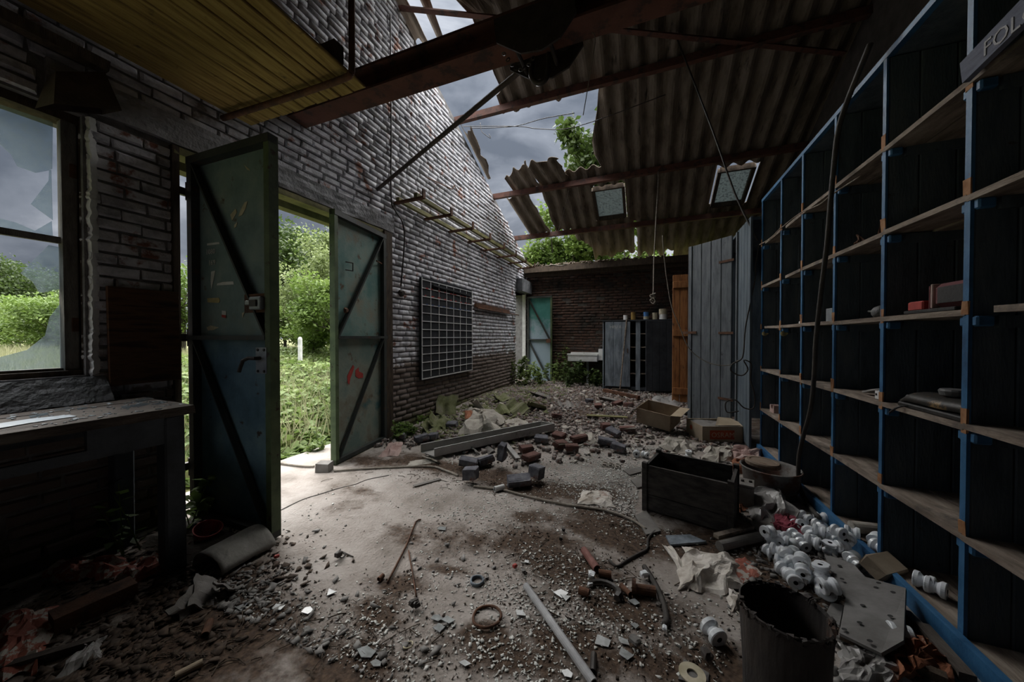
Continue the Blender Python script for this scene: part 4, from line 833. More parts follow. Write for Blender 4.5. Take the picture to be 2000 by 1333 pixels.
os_ = carton('cardboard box printed with a red maker name panel, by the grey plank door', at(1372, 866), .36, .47, .38, .195, [('b', -.2, .06), ('r', .05, .08)])
obj('contents', MB().grid(lambda a, b: Vector((.01+.45*a, .01+.36*b, .165+.03*n1(a*6, b*6, 3))), 10, 8, .004), M['board_grey'], os_, loc=True); obj('loose_flap', MB().hexa([Vector(p)+Vector((0,0,z)) for z in (0,.004) for p in ((.16,.02,.20),(.46,.03,.198),(.45,.20,.245),(.28,.18,.262))]), M['cardboard_in'], os_, loc=True)
o = obj('print_panel', MB().bb((.085,-.0015,.045), (.37,-.0,.15)), M['osram_red'], os_, loc=True)
me = text_mesh('print_text', 'OSRAM', .082, M['osram_txt'], Matrix(), None, .0006); me.data.transform(Matrix.Translation((.10,-.0018,.068)) @ R90); me.parent = os_
o = obj('print_mark', MB().lathe([(0,0),(.03,0),(.03,.001),(0,.001)], 12, Matrix.Translation((-.001,.26,.12)) @ Matrix.Rotation(-PI/2, 4, 'Y')), M['osram_red'], os_, loc=True)
c2 = carton('open pale cardboard box lying tilted on the rubble', at(1243, 838)+Vector((0,0,.09)), -.42, .44, .34, .21, [('l', -1.0, .12), ('r', .15, .12)])
c2.rotation_euler = (.20, .10, -.42)
pile = MB()
# tub with lid
M['tub'] = mat('tub', [(.10,.095,.09),(.20,.19,.18)], 7, .7, .3, 50, extra=chain(mix_noise((.09,.045,.03), 5, .52, .62), mix_noise((.05,.18,.26), 9, .66, .7, zlim=(-.5,.35))))
tc_ = Vector((.925, 3.26, 0)); tub = thing('metal_tub', 'rusty round metal tub beside the shelving with a lid lying across it', 'tub', tc_)
T = Matrix.Translation(tc_)
obj('body', MB().lathe([(0,.005),(.165,.005),(.172,.02),(.168,.06),(.176,.07),(.19,.19),(.20,.205),(.205,.215),(.198,.222),(.186,.20),(.165,.03),(0,.025)], 28, T), M['tub'], tub, smooth=True)
mb = MB(); mb.tube([T @ Vector((.178*math.cos(a), .178*math.sin(a), .075)) for a in np.linspace(0, 2*PI, 29)], .007, 6, caps=False); obj('hoop', mb, M['tub'], tub)
ld = tag(obj('tub_lid', MB().lathe([(0,.012),(.085,.012),(.09,.016),(.11,.016),(.118,.006),(.118,-.018),(.112,-.018),(.112,0),(0,.004)], 24, Matrix.Translation((.885,3.30,.232)) @ Matrix.Rotation(.05, 4, 'Y')), mat('lid', [(.16,.12,.09),(.26,.20,.15)], 6, .7, .2, 60, extra=mix_noise((.10,.05,.03), 6, .55, .65)), smooth=False), 'round rusty lid lying on the metal tub', 'lid')
# grey control box
kb = thing('control_box', 'small grey metal box standing between the crate and the tub', 'box', at(1475, 972)); kp = Vector((.672, 2.915, hz(.672, 2.915)))
M['grey_box'] = mat('grey_box', [(.14,.13,.12),(.22,.205,.19)], 6, .7, .3, 50)
R_ = Matrix.Rotation(-.25, 3, 'Z'); obj('body', MB().cbox(kp+Vector((.02,.05,.085)), (.10, .14, .16), R_, ch=.012), M['grey_box'], kb); obj('lid', MB().cbox(kp+Vector((.02,.05,.17)), (.107,.148,.014), R_, ch=.004), M['grey_box'], kb)
for dx in (-.02, .03): obj('knob', MB().lathe([(0,.012),(.01,.012),(.012,0)], 8, Matrix.Translation(kp+Vector((.02+dx,.05,.177)))), M['black_iron'], kb)
# big black bucket
M['bucket'] = mat('bucket', [(.014,.013,.014),(.035,.031,.03),(.06,.05,.045)], 5, .75, .6, 35, stretch=(1,1,.4), extra=chain(mix_noise((.14,.075,.05), 7, .56, .66, stretch=(1,1,.35)), mix_noise((.08,.10,.12), 9, .64, .70, stretch=(1,1,.3), seed=3)))
bc = (fl(1443,1155,.33)+fl(1636,1235,.33))/2; bk = thing('bucket', 'big tar-crusted black bucket in the right foreground', 'bucket', (bc.x, bc.y, 0)); rb = (fl(1443,1155,.33)-fl(1636,1235,.33)).length/2*.98
T = Matrix.Translation((bc.x, bc.y, 0))
mb = MB(); N_ = 40; pr = [(0,.004),(rb*.86,.004),(rb*.90,.02),(rb*.93,.12),(rb*.97,.24),(rb,.325),(rb*1.015,.335),(rb*.985,.338),(rb*.96,.325),(rb*.94,.26),(rb*.90,.1),(rb*.86,.02),(0,.015)]
mb.lathe(pr, N_, T, j=.010); obj('body', mb, M['bucket'], bk, smooth=False)
mb = MB(); 
for k in range(70):
    a = random.uniform(0, 2*PI); p = Vector((bc.x+rb*math.cos(a)*random.uniform(.96,1.01), bc.y+rb*math.sin(a)*random.uniform(.96,1.01), .33+random.uniform(-.01,.006))); mb.box(p, (random.uniform(.006,.016),)*3, Matrix.Rotation(a, 3, 'Z'), j=.003)
o = obj('tar_crust', mb, M['bucket'], bk); o['kind'] = 'stuff'
# lamp channels
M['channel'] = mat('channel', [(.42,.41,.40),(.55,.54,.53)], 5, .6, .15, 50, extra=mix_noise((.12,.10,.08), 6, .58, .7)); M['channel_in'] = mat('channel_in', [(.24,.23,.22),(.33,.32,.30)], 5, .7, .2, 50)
lc = thing('lamp_channel', 'long pale grey lamp trough lying across the rubble', 'trough', (-1.6, 3.6, .05))
a0, a1 = fl(848,893,.035), fl(1083,840,.07); b0 = fl(822,884,.055); off = b0-a0; b1 = fl(1056,836,.085)
def plate(p, q, h, m, nm): mb = MB(); d = Vector((0,0,h)); n = (q-p).normalized().cross(Vector((0,0,1)))*.004; mb.hexa([p-n,q-n,q+n,p+n,p-n+d,q-n+d,q+n+d,p+n+d]); return obj(nm, mb, m, lc)
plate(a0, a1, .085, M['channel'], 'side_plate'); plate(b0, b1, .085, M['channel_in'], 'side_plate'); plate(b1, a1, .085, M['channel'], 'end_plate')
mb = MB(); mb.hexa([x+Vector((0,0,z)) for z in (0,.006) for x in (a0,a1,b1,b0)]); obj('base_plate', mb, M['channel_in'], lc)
for p, q in ((a0,a1),(b0,b1)):
    mb = MB(); d = Vector((0,0,.083)); bar(mb, p+d, q+d, .012, .005); obj('lip', mb, M['channel'], lc)

# ---------------------------------------------------------------- crumpled sheets and cloths
def crumple(name, label, cat, uv, amp, m, n=14, seed=1, z=0., th=.002, f=3., group=None, parent=None, fold=1.):
    """sheet spread over four floor corners (pixels a,b,c,d), crumpled by ridged noise"""
    P = [at(*p) for p in uv]
    def fn(a, b):
        p = (P[0]*(1-a)+P[1]*a)*(1-b)+(P[3]*(1-a)+P[2]*a)*b
        r = abs(n1(a*f+seed, b*f, seed)-.5)*2; r2 = abs(n1(a*f*2.3+3*seed, b*f*2.3, seed+5)-.5)*2; e = min(a,1-a,b,1-b)
        wob = Vector((n1(a*6, b*6, seed+7)-.5, n1(a*6, b*6, seed+8)-.5, 0))*amp*.9*fold
        return Vector((p.x, p.y, hz(p.x, p.y)+z+.003+amp*((1-r)*.75+(1-r2)*.45)*(.25+min(1, e*5)*.75)-amp*.25*(e < .02)*n1(a*9, b*9, seed)))+wob
    mb = MB(); mb.grid(fn, n, n, th)
    zs = min(v[2] for v in mb.v)
    o = obj(name, mb, m); return tag(o, label, cat, group)
M['paper_dirty'] = mat('paper_dirty', [(.38,.33,.28),(.58,.54,.49),(.68,.64,.60)], 9, .9, .3, 60, extra=mix_noise((.25,.12,.07), 5, .60, .72))
M['plastic'] = mat('plastic', [(.20,.19,.185),(.34,.33,.32)], 7, .35, .2, 40, spec=.5); M['white_sack'] = mat('white_sack', [(.30,.275,.24),(.44,.41,.36)], 6, .8, .3, 70, extra=mix_noise((.16,.13,.09), 5, .58, .7))
M['cloth_red'] = mat('cloth_red', [(.16,.03,.045),(.30,.06,.09)], 14, .9, .4, 90); M['cloth_orange'] = mat('cloth_orange', [(.17,.065,.035),(.30,.12,.065)], 8, .9, .4, 80, extra=mix_noise((.34,.27,.22), 20, .64, .68))
M['print_red'] = mat('print_red', [(.27,.08,.06),(.34,.12,.085)], 6, .8, .2, 50, extra=mix_noise((.46,.42,.38), 17, .52, .55, seed=4)); M['pink'] = mat('pink', [(.34,.22,.20),(.48,.36,.33)], 8, .8, .2, 60)
big = crumple('crumpled_paper', 'large crumpled brown-stained white paper on the floor behind the bucket', 'paper', [(1318,1155),(1450,1160),(1440,1095),(1335,1070)], .055, M['paper_dirty'], 22, 3, f=3.5)
crumple('paper_strip', 'torn white paper strip at the edge of the large crumpled paper', 'paper', [(1296,1068),(1345,1155),(1362,1150),(1312,1066)], .025, M['paper_dirty'], 9, 5)
crumple('printed_paper', 'red and white printed paper by the crumpled paper', 'paper', [(1428,1150),(1490,1122),(1455,1090),(1422,1098)], .012, M['print_red'], 10, 8)
crumple('paper_scrap', 'crumpled paper scrap tucked against the left of the bucket', 'paper', [(1424,1192),(1445,1200),(1446,1165),(1424,1152)], .03, M['paper_dirty'], 8, 9)
crumple('plastic_bag', 'crumpled grey plastic bag in front of the metal tub', 'bag', [(1482,1025),(1562,1024),(1538,962),(1458,968)], .11, M['plastic'], 18, 11, f=2.2)
crumple('red_cloth', 'dirty crimson cloth beside the insulator heap', 'cloth', [(1500,1035),(1570,1050),(1560,1020),(1500,1005)], .05, M['cloth_red'], 16, 13, f=5)
crumple('orange_cloth', 'small orange rag between the crate and the metal box', 'cloth', [(1440,1002),(1478,992),(1465,972),(1438,975)], .045, M['cloth_orange'], 12, 15, f=5)
crumple('orange_cloth', 'orange checked cloth in the lower right corner by the blue plinth', 'cloth', [(1740,1345),(1862,1330),(1815,1265),(1752,1262)], .07, M['cloth_orange'], 20, 17, f=4)
crumple('orange_bag', 'orange and white bag scrap between crate and metal tub', 'bag', [(1434,928),(1468,925),(1462,902),(1432,905)], .06, M['cloth_orange'], 12, 19, f=5)
crumple('white_sheet', 'crumpled white plastic sheet in the lower right by the bucket', 'sheet', [(1640,1340),(1790,1345),(1720,1285),(1640,1262)], .045, M['plastic'], 18, 21, f=5)
crumple('white_scrap', 'crumpled whitish plaster paper on the gravel left of the crate', 'paper', [(1128,985),(1200,992),(1192,962),(1140,960)], .028, M['paper_dirty'], 14, 23, f=4)
crumple('pink_scrap', 'pinkish plastic scrap near the foot of the right door leaf', 'scrap', [(740,893),(780,893),(788,866),(760,866)], .04, M['pink'], 12, 25)
crumple('plastic_sack', 'pale torn plastic sack with an orange print lying against the wall rubble', 'sack', [(898,850),(965,860),(985,825),(905,806)], .17, M['white_sack'], 20, 27, f=2., z=.02)
sk_ = crumple('sack_print', 'orange printed patch on the pale sack', 'print', [(908,838),(930,836),(925,822),(905,822)], .04, M['cloth_orange'], 8, 27, f=2., z=.13)
crumple('white_bag', 'long white wrapped bag behind the wooden crate', 'bag', [(1290,880),(1350,890),(1352,866),(1298,862)], .08, M['white_sack'], 12, 31)
crumple('pink_bag', 'pink and white plastic bag by the carton with the red panel', 'bag', [(1415,902),(1500,912),(1492,888),(1432,880)], .09, M['pink'], 18, 33, f=3.)
crumple('white_bag', 'crumpled white bag just behind the crate corner', 'bag', [(1365,905),(1440,905),(1430,880),(1380,880)], .08, M['white_sack'], 14, 35, f=3.)
crumple('white_scrap', 'torn white sheet lying behind the lamp trough', 'scrap', [(965,838),(1040,830),(1020,818),(975,820)], .03, M['white_sack'], 10, 37)
crumple('paper_pile', 'grey paper pile near the grey cabinet foot', 'paper', [(1270,800),(1330,800),(1330,778),(1275,778)], .09, M['plastic'], 12, 39, f=2)
crumple('paper_scrap', 'white torn paper between the bricks and the cardboard box', 'paper', [(1120,862),(1165,872),(1160,850),(1130,846)], .05, M['white_sack'], 10, 41)
crumple('paper_scrap', 'pale paper scrap lying in front of the lamp trough', 'paper', [(795,912),(850,905),(852,898),(800,902)], .02, M['white_sack'], 8, 43)
crumple('striped_bag', 'red and white printed plastic bag under the workbench', 'bag', [(92,1142),(250,1125),(235,1100),(100,1108)], .06, M['print_red'], 16, 45, f=5); crumple('striped_bag', 'second red and white bag twisted beside the workbench leg', 'bag', [(250,1150),(330,1112),(318,1090),(220,1118)], .05, M['print_red'], 14, 47, f=5)
crumple('printed_paper', 'brown stained printed sheet in the dark lower left corner', 'paper', [(-30,1335),(70,1320),(125,1190),(0,1200)], .05, M['print_red'], 16, 49, f=3); crumple('paper_scrap', 'long grey paper scrap at the lower left edge', 'paper', [(105,1335),(190,1290),(210,1245),(170,1265)], .03, M['plastic'], 10, 51)
# insulators
M['insul'] = mat('insul', [(.66,.69,.73),(.82,.85,.88)], 12, .22, 0, spec=.55, coords='Object', extra=mix_noise((.16,.15,.15), 14, .60, .72)); M['hole'] = mat('hole', [(.015,.015,.015),(.03,.03,.03)], 9, .9)
def insulator(loc, rot, label, sc=1.):
    t = thing('insulator_spool', label, 'insulator', loc, rot, 'porcelain insulator spools'); t.scale = (sc,)*3; r = .033; h = .030
    pf = [(.010,-h),(r*.92,-h),(r,-h+.003),(r,-h+.015),(r*.84,-h+.020),(r*.66,-.004),(r*.66,.004),(r*.84,h-.020),(r,h-.015),(r,h-.003),(r*.92,h),(.010,h)]
    obj('body', MB().lathe(pf, 24), M['insul'], t, loc=True); obj('bore', MB().lathe([(.010,-h),(.009,0),(.010,h)], 10), M['hole'], t, loc=True); return t
HL = 'white porcelain insulator spool lying in the heap before the blue shelving'
proto = None; occ = []; put = []
spots = [(530,60,1),(650,60,1),(640,125,0),(655,165,0),(450,205,2),(570,190,1),(640,215,0),(735,240,1),(765,200,1),(510,280,2),(590,290,0),(725,305,3),(355,215,1),(265,250,1),(350,280,0),(415,275,0),(255,335,2),(325,325,0),(435,345,0),(310,375,0),(345,415,0),(400,445,1),(370,490,2),(460,490,1),(440,555,0),(510,555,1),(600,560,0),(665,475,3),(655,570,3),(690,660,1),(715,695,1),(820,330,0),(860,320,1),(895,380,0),(930,435,2),(290,290,2),(580,240,1),(480,120,1),(240,290,1),(500,500,0),(790,60+250,1)]
for x, y, k in spots:
    p = at(1440+x/4.003, 1000+y/4.003+5); z = hz(p.x, p.y)+.031
    while any((q-Vector((p.x,p.y,z))).length < .054 for q in occ) and z < .16: z += .012
    az = random.uniform(0, PI); rot = {0: (PI/2, 0, az), 1: (PI/2+random.uniform(-.5,.5), random.uniform(-.3,.3), az), 2: (PI/2+.1, 0, .35+random.uniform(-.2,.2)), 3: (random.uniform(-.15,.15), random.uniform(-.1,.1), 0)}[k]
    q = Vector((p.x, p.y, z)); occ.append(q); put.append((q, rot, k, proj(q)))
ORD = ('leftmost', 'second from left', 'third from left', 'fourth from left', 'fifth from left', 'sixth from left', 'seventh from left', 'eighth from left')
put.sort(key=lambda e: e[3][1]); rows_ = [put[i:i+7] for i in range(0, len(put), 7)]; RN = ('farthest row', 'second row', 'third row', 'fourth row', 'fifth row', 'nearest row')
for ri, rw_ in enumerate(rows_):
    for ci, (q, rot, k, _) in enumerate(sorted(rw_, key=lambda e: e[3][0])):
        lab = 'white insulator spool %s in the heap, %s, %s' % ({0:'lying flat',1:'lying askew',2:'hole forward',3:'upright'}[k], RN[ri], ORD[ci])
        if proto is None: proto = insulator(q, rot, lab)
        else: dup(proto, q, rot, lab, sc=random.uniform(.92,1.1))
for (u, v, z, rot, lab) in ((1393,1252,0,(PI/2+.15,0,.55),'white porcelain insulator spool standing alone on the dirt left of the bucket'), (1664,1052,.07,(PI/2,0,1.2),'white insulator spool in the lowest shelf bay beside the pale roll'), (1712,1066,.07,(PI/2,0,-.7),'white insulator spool by the shelf post in front of the pale roll'), (1718,1082,.07,(PI/2,0,.4),'white insulator spool half hidden behind the blue shelf post'), (1805,1150,.07,(PI/2,0,.9),'left one of the pair of white insulators on the lowest shelf board'), (1828,1162,.07,(PI/2,0,.9),'right one of the pair of white insulators on the lowest shelf board'), (1290,898,.0,(PI/2,0,.6),'white insulator spool on the gravel just left behind the crate'), (1243,893,.0,(PI/2,0,0),'white insulator spool on the gravel left of the crate'), (1260,895,.0,(PI/2,0,1.),'bluish insulator spool on the gravel next to another left of the crate'), (1345,893,.0,(.1,0,0),'small white insulator spool upright behind the crate'), (1758,1255,.03,(PI/2,.2,1.5),'white insulator spool lying by the orange cloth in the lower right')):
    p = fl(u, v, z); zz = max(z, hz(p.x, p.y)); dup(proto, (p.x, p.y, zz+.033), rot, lab, sc=1.15 if u == 1393 else (1.1 if z else 1))
rol = MB(); p, q = fl(1662,1040,.07), fl(1722,1060,.07); rol.tube([p+Vector((0,0,.035)), p+Vector((.16,.02,.035))], .033, 14); tag(obj('paper_roll', rol, M['white_sack']), 'pale rolled tube in the lowest shelf bay', 'roll')
# perforated boards
M['fibre'] = mat('fibre', [(.12,.115,.11),(.20,.195,.19)], 7, .85, .3, 60, extra=mix_noise((.08,.075,.075), 5, .6, .72))
def perf(label, pts, holes, name='perforated_board'):
    c = sum(pts, Vector())/len(pts); t = thing(name, label, 'board', c); n = (pts[1]-pts[0]).cross(pts[2]-pts[0]).normalized(); n = n if n.z > 0 else -n
    mb = MB(); k = len(pts); lo = [p-n*.006 for p in pts]; hi = [p+n*.006 for p in pts]; mb.add(lo+hi, [tuple(range(k))[::-1], tuple(range(k,2*k))]+[(i,(i+1)%k,k+(i+1)%k,k+i) for i in range(k)]); obj('sheet', mb, M['fibre'], t)
    for u, v in holes:
        d = ray(u, v); p = CAM+d*((pts[0]-CAM).dot(n)/d.dot(n)); Q = n.to_track_quat('Z','Y').to_matrix().to_4x4(); obj('hole', MB().lathe([(0,.0006),(.009,.0006),(.009,0)], 8, Matrix.Translation(p+n*.0062) @ Q), M['hole'], t)
zt = lambda u, v, z: fl(u, v, z)
perf('large grey perforated board leaning on the blue plinth', [zt(1662,1122,.05), zt(1770,1152,.10), zt(1766,1255,.10), zt(1722,1280,.07), zt(1640,1240,.045)], [(1712,1184-33),(1745,1160),(1686,1186),(1740,1207),(1680,1220),(1650,1233),(1700,1256),(1717,1142)])
perf('narrow grey perforated board under the larger one', [zt(1609,1083,.03), zt(1668,1105,.05), zt(1692,1132,.06), zt(1660,1180,.04), zt(1630,1135,.03)], [(1640,1108),(1645,1134),(1618,1087)])
perf('small pale board among the insulators', [zt(1545,1104,.05), zt(1588,1100,.05), zt(1590,1118,.05), zt(1575,1142,.05)], [(1566,1108)])
perf('dark perforated board behind the bucket', [zt(1624,1180,.015), zt(1648,1185,.02), zt(1640,1225,.02), zt(1612,1205,.015)], [(1634,1172)])
slab('base_plate', [(1335,1290),(1385,1318),(1382,1345),(1325,1330)], .004, .006, M['fibre'], 'square grey plate with a white ring in the lower middle right', 'plate')
p = fl(1352,1318,.012); tag(obj('white_ring', MB().lathe([(.018,0),(.045,0),(.045,.005),(.018,.005),(.018,0)], 24, Matrix.Translation(p)), M['cream']), 'flat white ring lying on the square grey plate', 'ring')
# wedge block, timber, tubes
def block(name, label, cat, c, d, yaw, m, tilt=0, j=.004, ch=.006):
    R_ = Matrix.Rotation(yaw, 3, 'Z') @ Matrix.Rotation(tilt, 3, 'X'); mb = MB(); mb.cbox(c, d, R_, ch=ch, j=j); return tag(obj(name, mb, m), label, cat)
p = fl(1722,1135,.02); block('wood_block', 'brown wooden wedge block lying over the blue plinth', 'block', p+Vector((.02,.03,.06)), (.15,.10,.075), .6, M['cardboard'], .5)
for nm, lab, a, b, w_, h_, m, z in (('timber_strip','long brown timber strip from the bucket towards the lower right',(1640,1252),(1850,1345),.035,.03,'timber_dark',.03),('timber_strip','grey timber strip lying along the blue plinth at the lower right',(1800,1240),(1890,1345),.045,.03,'bench_top',.035),('timber_strip','dark slim timber strip in front of the plinth near the insulators',(1770,1210),(1850,1300),.03,.02,'shelf_wall',.03),
    ('timber_beam','dark heavy timber beam on the floor under the workbench',(100,1235),(262,1160),.10,.07,'rust',.035),('timber_strip','long grey timber strip in the lower left corner',(-20,1325),(190,1262),.03,.03,'bench_top',.02),('rusty_bar','long rusty bar on the ground before the grey cabinet',(1180,768),(1248,783),.08,.06,'rust',.06),('slat','pale wooden slat on the concrete before the rubble',(808,952),(860,938),.035,.008,'board_grey',.008),
    ('green_slat','greenish broken slat lying on the far rubble',(1146,818),(1225,822),.09,.012,'timber_green',.05),('floor_board','dark floor plank behind the cardboard boxes',(1290,800),(1345,812),.12,.02,'shelf_wall',.05),('slat','pale slat leaning in the bricks behind the lamp trough end',(985,868),(1012,902),.05,.01,'plastic',.03)):
    p, q = at(*a), at(*b); mb = MB(); bar(mb, p+Vector((0,0,z)), q+Vector((0,0,z)), w_, h_); tag(obj(nm, mb, M[m]), lab, 'timber' if 'bar' not in nm else 'bar')
p, q = at(1405,1078), at(1485,1058); mb = MB(); mb.tube([p+Vector((0,0,.03)), q+Vector((0,0,.03))], .028, 16); tag(obj('cardboard_tube', mb, M['board_grey'], smooth=False), 'grey cardboard tube lying in front of the crate', 'tube')
p, q = at(1398,1066), at(1468,1046); mb = MB(); bar(mb, p+Vector((0,0,.055)), q+Vector((0,0,.055)), .035, .02); tag(obj('wood_batten', mb, M['bare_wood']), 'splintered brown batten lying on the grey tube', 'batten')
for nm, lab, uv, th, m in (('slate', 'dark blue slate lying before the crate', [(1300,1050),(1348,1048),(1380,1062),(1310,1068)], .012, 'cab'), ('slate_piece','grey board piece leaning by the crate corner',[(1240,1010),(1262,1000),(1290,1040),(1262,1048)],.01,'board_grey'), ('card_piece','folded grey card piece right of the crate base',[(1465,1030),(1500,1010),(1515,1045),(1490,1060)],.03,'grey_box'), ('roofing_piece','grey fibre cement piece on the gravel left of the crate',[(1216,920),(1252,914),(1252,924),(1230,930)],.01,'board_grey'), ('roofing_piece','second grey fibre cement piece on the gravel by the crate',[(1232,940),(1256,932),(1258,952),(1245,955)],.01,'board_grey')):
    ps = [at(*p) for p in uv]; z = max(hz(p.x, p.y) for p in ps)+.003; slab(nm, uv, z, th, M[m], lab, 'slab')
p, q = at(1150,1126), at(1145,1085)
def pipe(name, label, a, b, r, m, cat='pipe', r2=None, hollow=True):
    p, q = at(*a), at(*b); z = Vector((0,0,r+.002)); p += z; q += z; d = (q-p); mb = MB(); T = Matrix.Translation(p) @ d.to_track_quat('Z','Y').to_matrix().to_4x4(); L_ = d.length
    pf = [(r*.78,.03*L_+.0),(r*.78,0),(r,0),(r2 or r,L_),((r2 or r)*.78,L_),((r2 or r)*.78,L_*.97)] if hollow else [(0,0),(r,0),(r2 or r,L_),(0,L_)]
    mb.lathe(pf, 14, T); return tag(obj(name, mb, m, smooth=False), label, cat)
M['galv'] = mat('galv', [(.30,.30,.31),(.44,.44,.45)], 9, .5, .2, 70, extra=mix_noise((.18,.16,.15), 10, .6, .7)); M['pipe_red'] = mat('pipe_red', [(.17,.065,.055),(.27,.13,.11)], 14, .7, .2, 70); M['glassy'] = M['insul']
pipe('steel_pipe', 'long pale galvanised pipe lying in the foreground', (1027,1152), (1160,1345), .0165, M['galv'])
pipe('red_pipe', 'short red painted pipe lying in the dirt', (1166,1120), (1140,1082), .020, M['pipe_red']); pipe('pipe_stub', 'rusty pipe stub right below the red pipe', (1169,1127), (1194,1131), .018, M['rust']); pipe('pipe_stub', 'short rusty pipe stub left of the iron claw', (1131,1161), (1151,1168), .018, M['rust'])
pipe('pipe_stub', 'slanting rusty pipe stub right of the iron claw', (1213,1150), (1231,1168), .013, M['rust']); pipe('rusty_bottle', 'rusty flanged pipe lying beside the black hose', (1241,1160), (1280,1166), .022, M['rust'], r2=.024); pipe('pipe_flange', 'rusty round flange at the end of the flanged pipe', (1234,1158), (1242,1160), .032, M['rust'])
pipe('rusty_tube', 'small rusty tube upright near the bent rod', (740,1138), (748,1130), .012, M['rust']); pipe('white_tube', 'short white tube lying on the rope', (966,962), (984,957), .022, M['white_paint']); pipe('white_roll', 'white paper roll on the mossy rubble by the wall', (822,786), (848,778), .05, M['white_sack'], 'roll')
pipe('dark_bolt', 'dark bolt lying beside the pale pipe', (1158,1320), (1160,1285), .012, M['black_iron'], 'bolt'); pipe('wood_tube', 'brown tube lying in the litter at the lower left', (342,1330), (396,1302), .013, M['cardboard']); pipe('rusty_tube', 'short rusty tube in the litter at the left foreground', (400,1250), (410,1222), .015, M['rust'])
mb = MB(); pc = at(1178,1160); mb.tube([pc+Vector((.075*math.cos(a), .06*math.sin(a), .016)) for a in np.linspace(2.9, -.5, 10)], [.012]*7+[.018,.022,.016], 6); tag(obj('iron_claw', mb, M['black_iron']), 'curved black iron claw in the dirt pile', 'iron')
def cable(name, label, uv, r, m, cat='cable', dz=0, n=5): 
    pts = [at(*p)+Vector((0,0,r+.002+dz)) for p in uv]; mb = MB(); mb.tube(smooth_path(pts, n), r, 6); return tag(obj(name, mb, m, smooth=True), label, cat)
M['hose'] = mat('hose', [(.03,.027,.025),(.06,.052,.046)], 9, .7, .2, 60); M['rope'] = mat('rope', [(.20,.17,.14),(.32,.29,.25)], 20, .95, .6, 120)
cable('hose', 'black rubber hose piece curving in the dirt left of the bucket', [(1258,1113),(1278,1145),(1294,1180),(1302,1215),(1298,1228)], .014, M['hose'], 'hose'); cable('rope', 'pale rope running across the concrete edge to the bricks', [(652,923),(700,919),(760,916),(840,914),(870,922),(895,932)], .010, M['rope'], 'rope')
cable('rope', 'pale rope piece between the bricks and the white tube', [(925,953),(950,956),(968,958)], .010, M['rope'], 'rope'); cable('rope', 'brown rope running from the white tube towards the crate', [(984,960),(1040,975),(1110,990),(1180,1000),(1232,1018),(1262,1038)], .009, M['rope'], 'rope')
cable('rope', 'pale rope lying at the door threshold', [(547,908),(575,912),(600,914),(614,914)], .010, M['rope'], 'rope'); cable('cable', 'twisted brown cable lying above the black hose', [(1190,1098),(1205,1110),(1225,1098),(1248,1085),(1264,1075),(1266,1055),(1280,1040)], .007, M['hose'])
cable('bent_rod', 'thin rusty rod with a bent tip on the concrete', [(756,1142),(775,1105),(795,1065),(812,1022),(822,1018)], .005, M['rust'], 'rod', n=2); cable('thin_rod', 'thinner rusty rod lying beside the bent rod', [(813,1168),(806,1125),(798,1078)], .004, M['rust'], 'rod', n=2)
cable('wire', 'dark wire curl lying on the concrete near the red chip', [(665,1075),(660,1085),(668,1092),(674,1085),(668,1080),(690,1090)], .003, M['hose'], 'wire')
def ring(name, label, u, v, rx, r, m, turns=1, cat='ring'):
    p = at(u, v); mb = MB(); mb.tube([p+Vector((rx*(1+.04*math.sin(3*a))*math.cos(a), rx*math.sin(a), r+.003+.004*math.sin(a*1.3+turns))) for a in np.linspace(0, 2*PI*turns*.985, 22*turns)], r, 6); return tag(obj(name, mb, m, smooth=True), label, cat)
ring('wire_coil', 'small coil of blue grey cable on the floor', 932, 1138, .032, .005, M['cab'], 4, 'coil'); ring('iron_ring', 'rusty wire ring lying on the floor in the foreground', 951, 1209, .062, .006, M['rust']); ring('washer', 'small pale ring lying on the dirt in the left foreground', 797, 1264, .018, .003, M['cream'])
# rolled sheet, red cup, sill stone
p, q = at(405,1122), at(512,1062); d = (q-p); n_ = Vector((-d.y, d.x, 0)).normalized(); mb = MB()
mb.grid(lambda a, b: p+d*a+n_*(.12*math.cos(-.2+b*3.1))+Vector((0,0,.004+.095*math.sin(-.05+b*3.1)+.012*n1(a*5,b*5,3))), 12, 10, .006)
tag(obj('roof_ridge_piece', mb, mat('ridge_piece', [(.17,.165,.15),(.28,.27,.25)], 5, .9, .4, 40, extra=mix_noise((.06,.055,.05), 7, .60, .72)), smooth=True), 'grey half-round ridge piece lying by the left door leaf', 'ridge piece')
p = at(402,1052); cu = thing('red_tub', 'small red plastic tub with faint white script behind the bench leg', 'tub', p); T = Matrix.Translation(p) @ Matrix.Rotation(.35, 4, 'Y')
obj('body', MB().lathe([(0,0),(.055,0),(.07,.07),(.074,.075),(.068,.075),(.052,.01),(0,.008)], 20, T), M['red_paint'], cu)
mb = MB(); mb.tube([T @ Vector((.066*math.cos(a), .066*math.sin(a), .04+.006*math.sin(a*22))) for a in np.linspace(-2.0, -.9, 26)], .0022, 4); obj('script', mb, M['cream'], cu)
block('sill_stone', 'small concrete block on the door threshold', 'block', at(630,922)+Vector((0,.02,.04)), (.13,.09,.085), .35, M['concrete_sill'] if 0 else M['board_grey'])
tag(obj('debris_heap', MB().grid(lambda a, b: Vector((-2.95+.75*a, 1.05+.32*b, .002+.05*math.sin(PI*a)*math.sin(PI*b)*n1(a*9,b*7,2))), 20, 10, .01), mat('heap', [(.02,.015,.012),(.05,.04,.03)], 20, .95, .6, 60)), 'low heap of dark leaf litter behind the left door leaf', 'litter', kind='stuff')

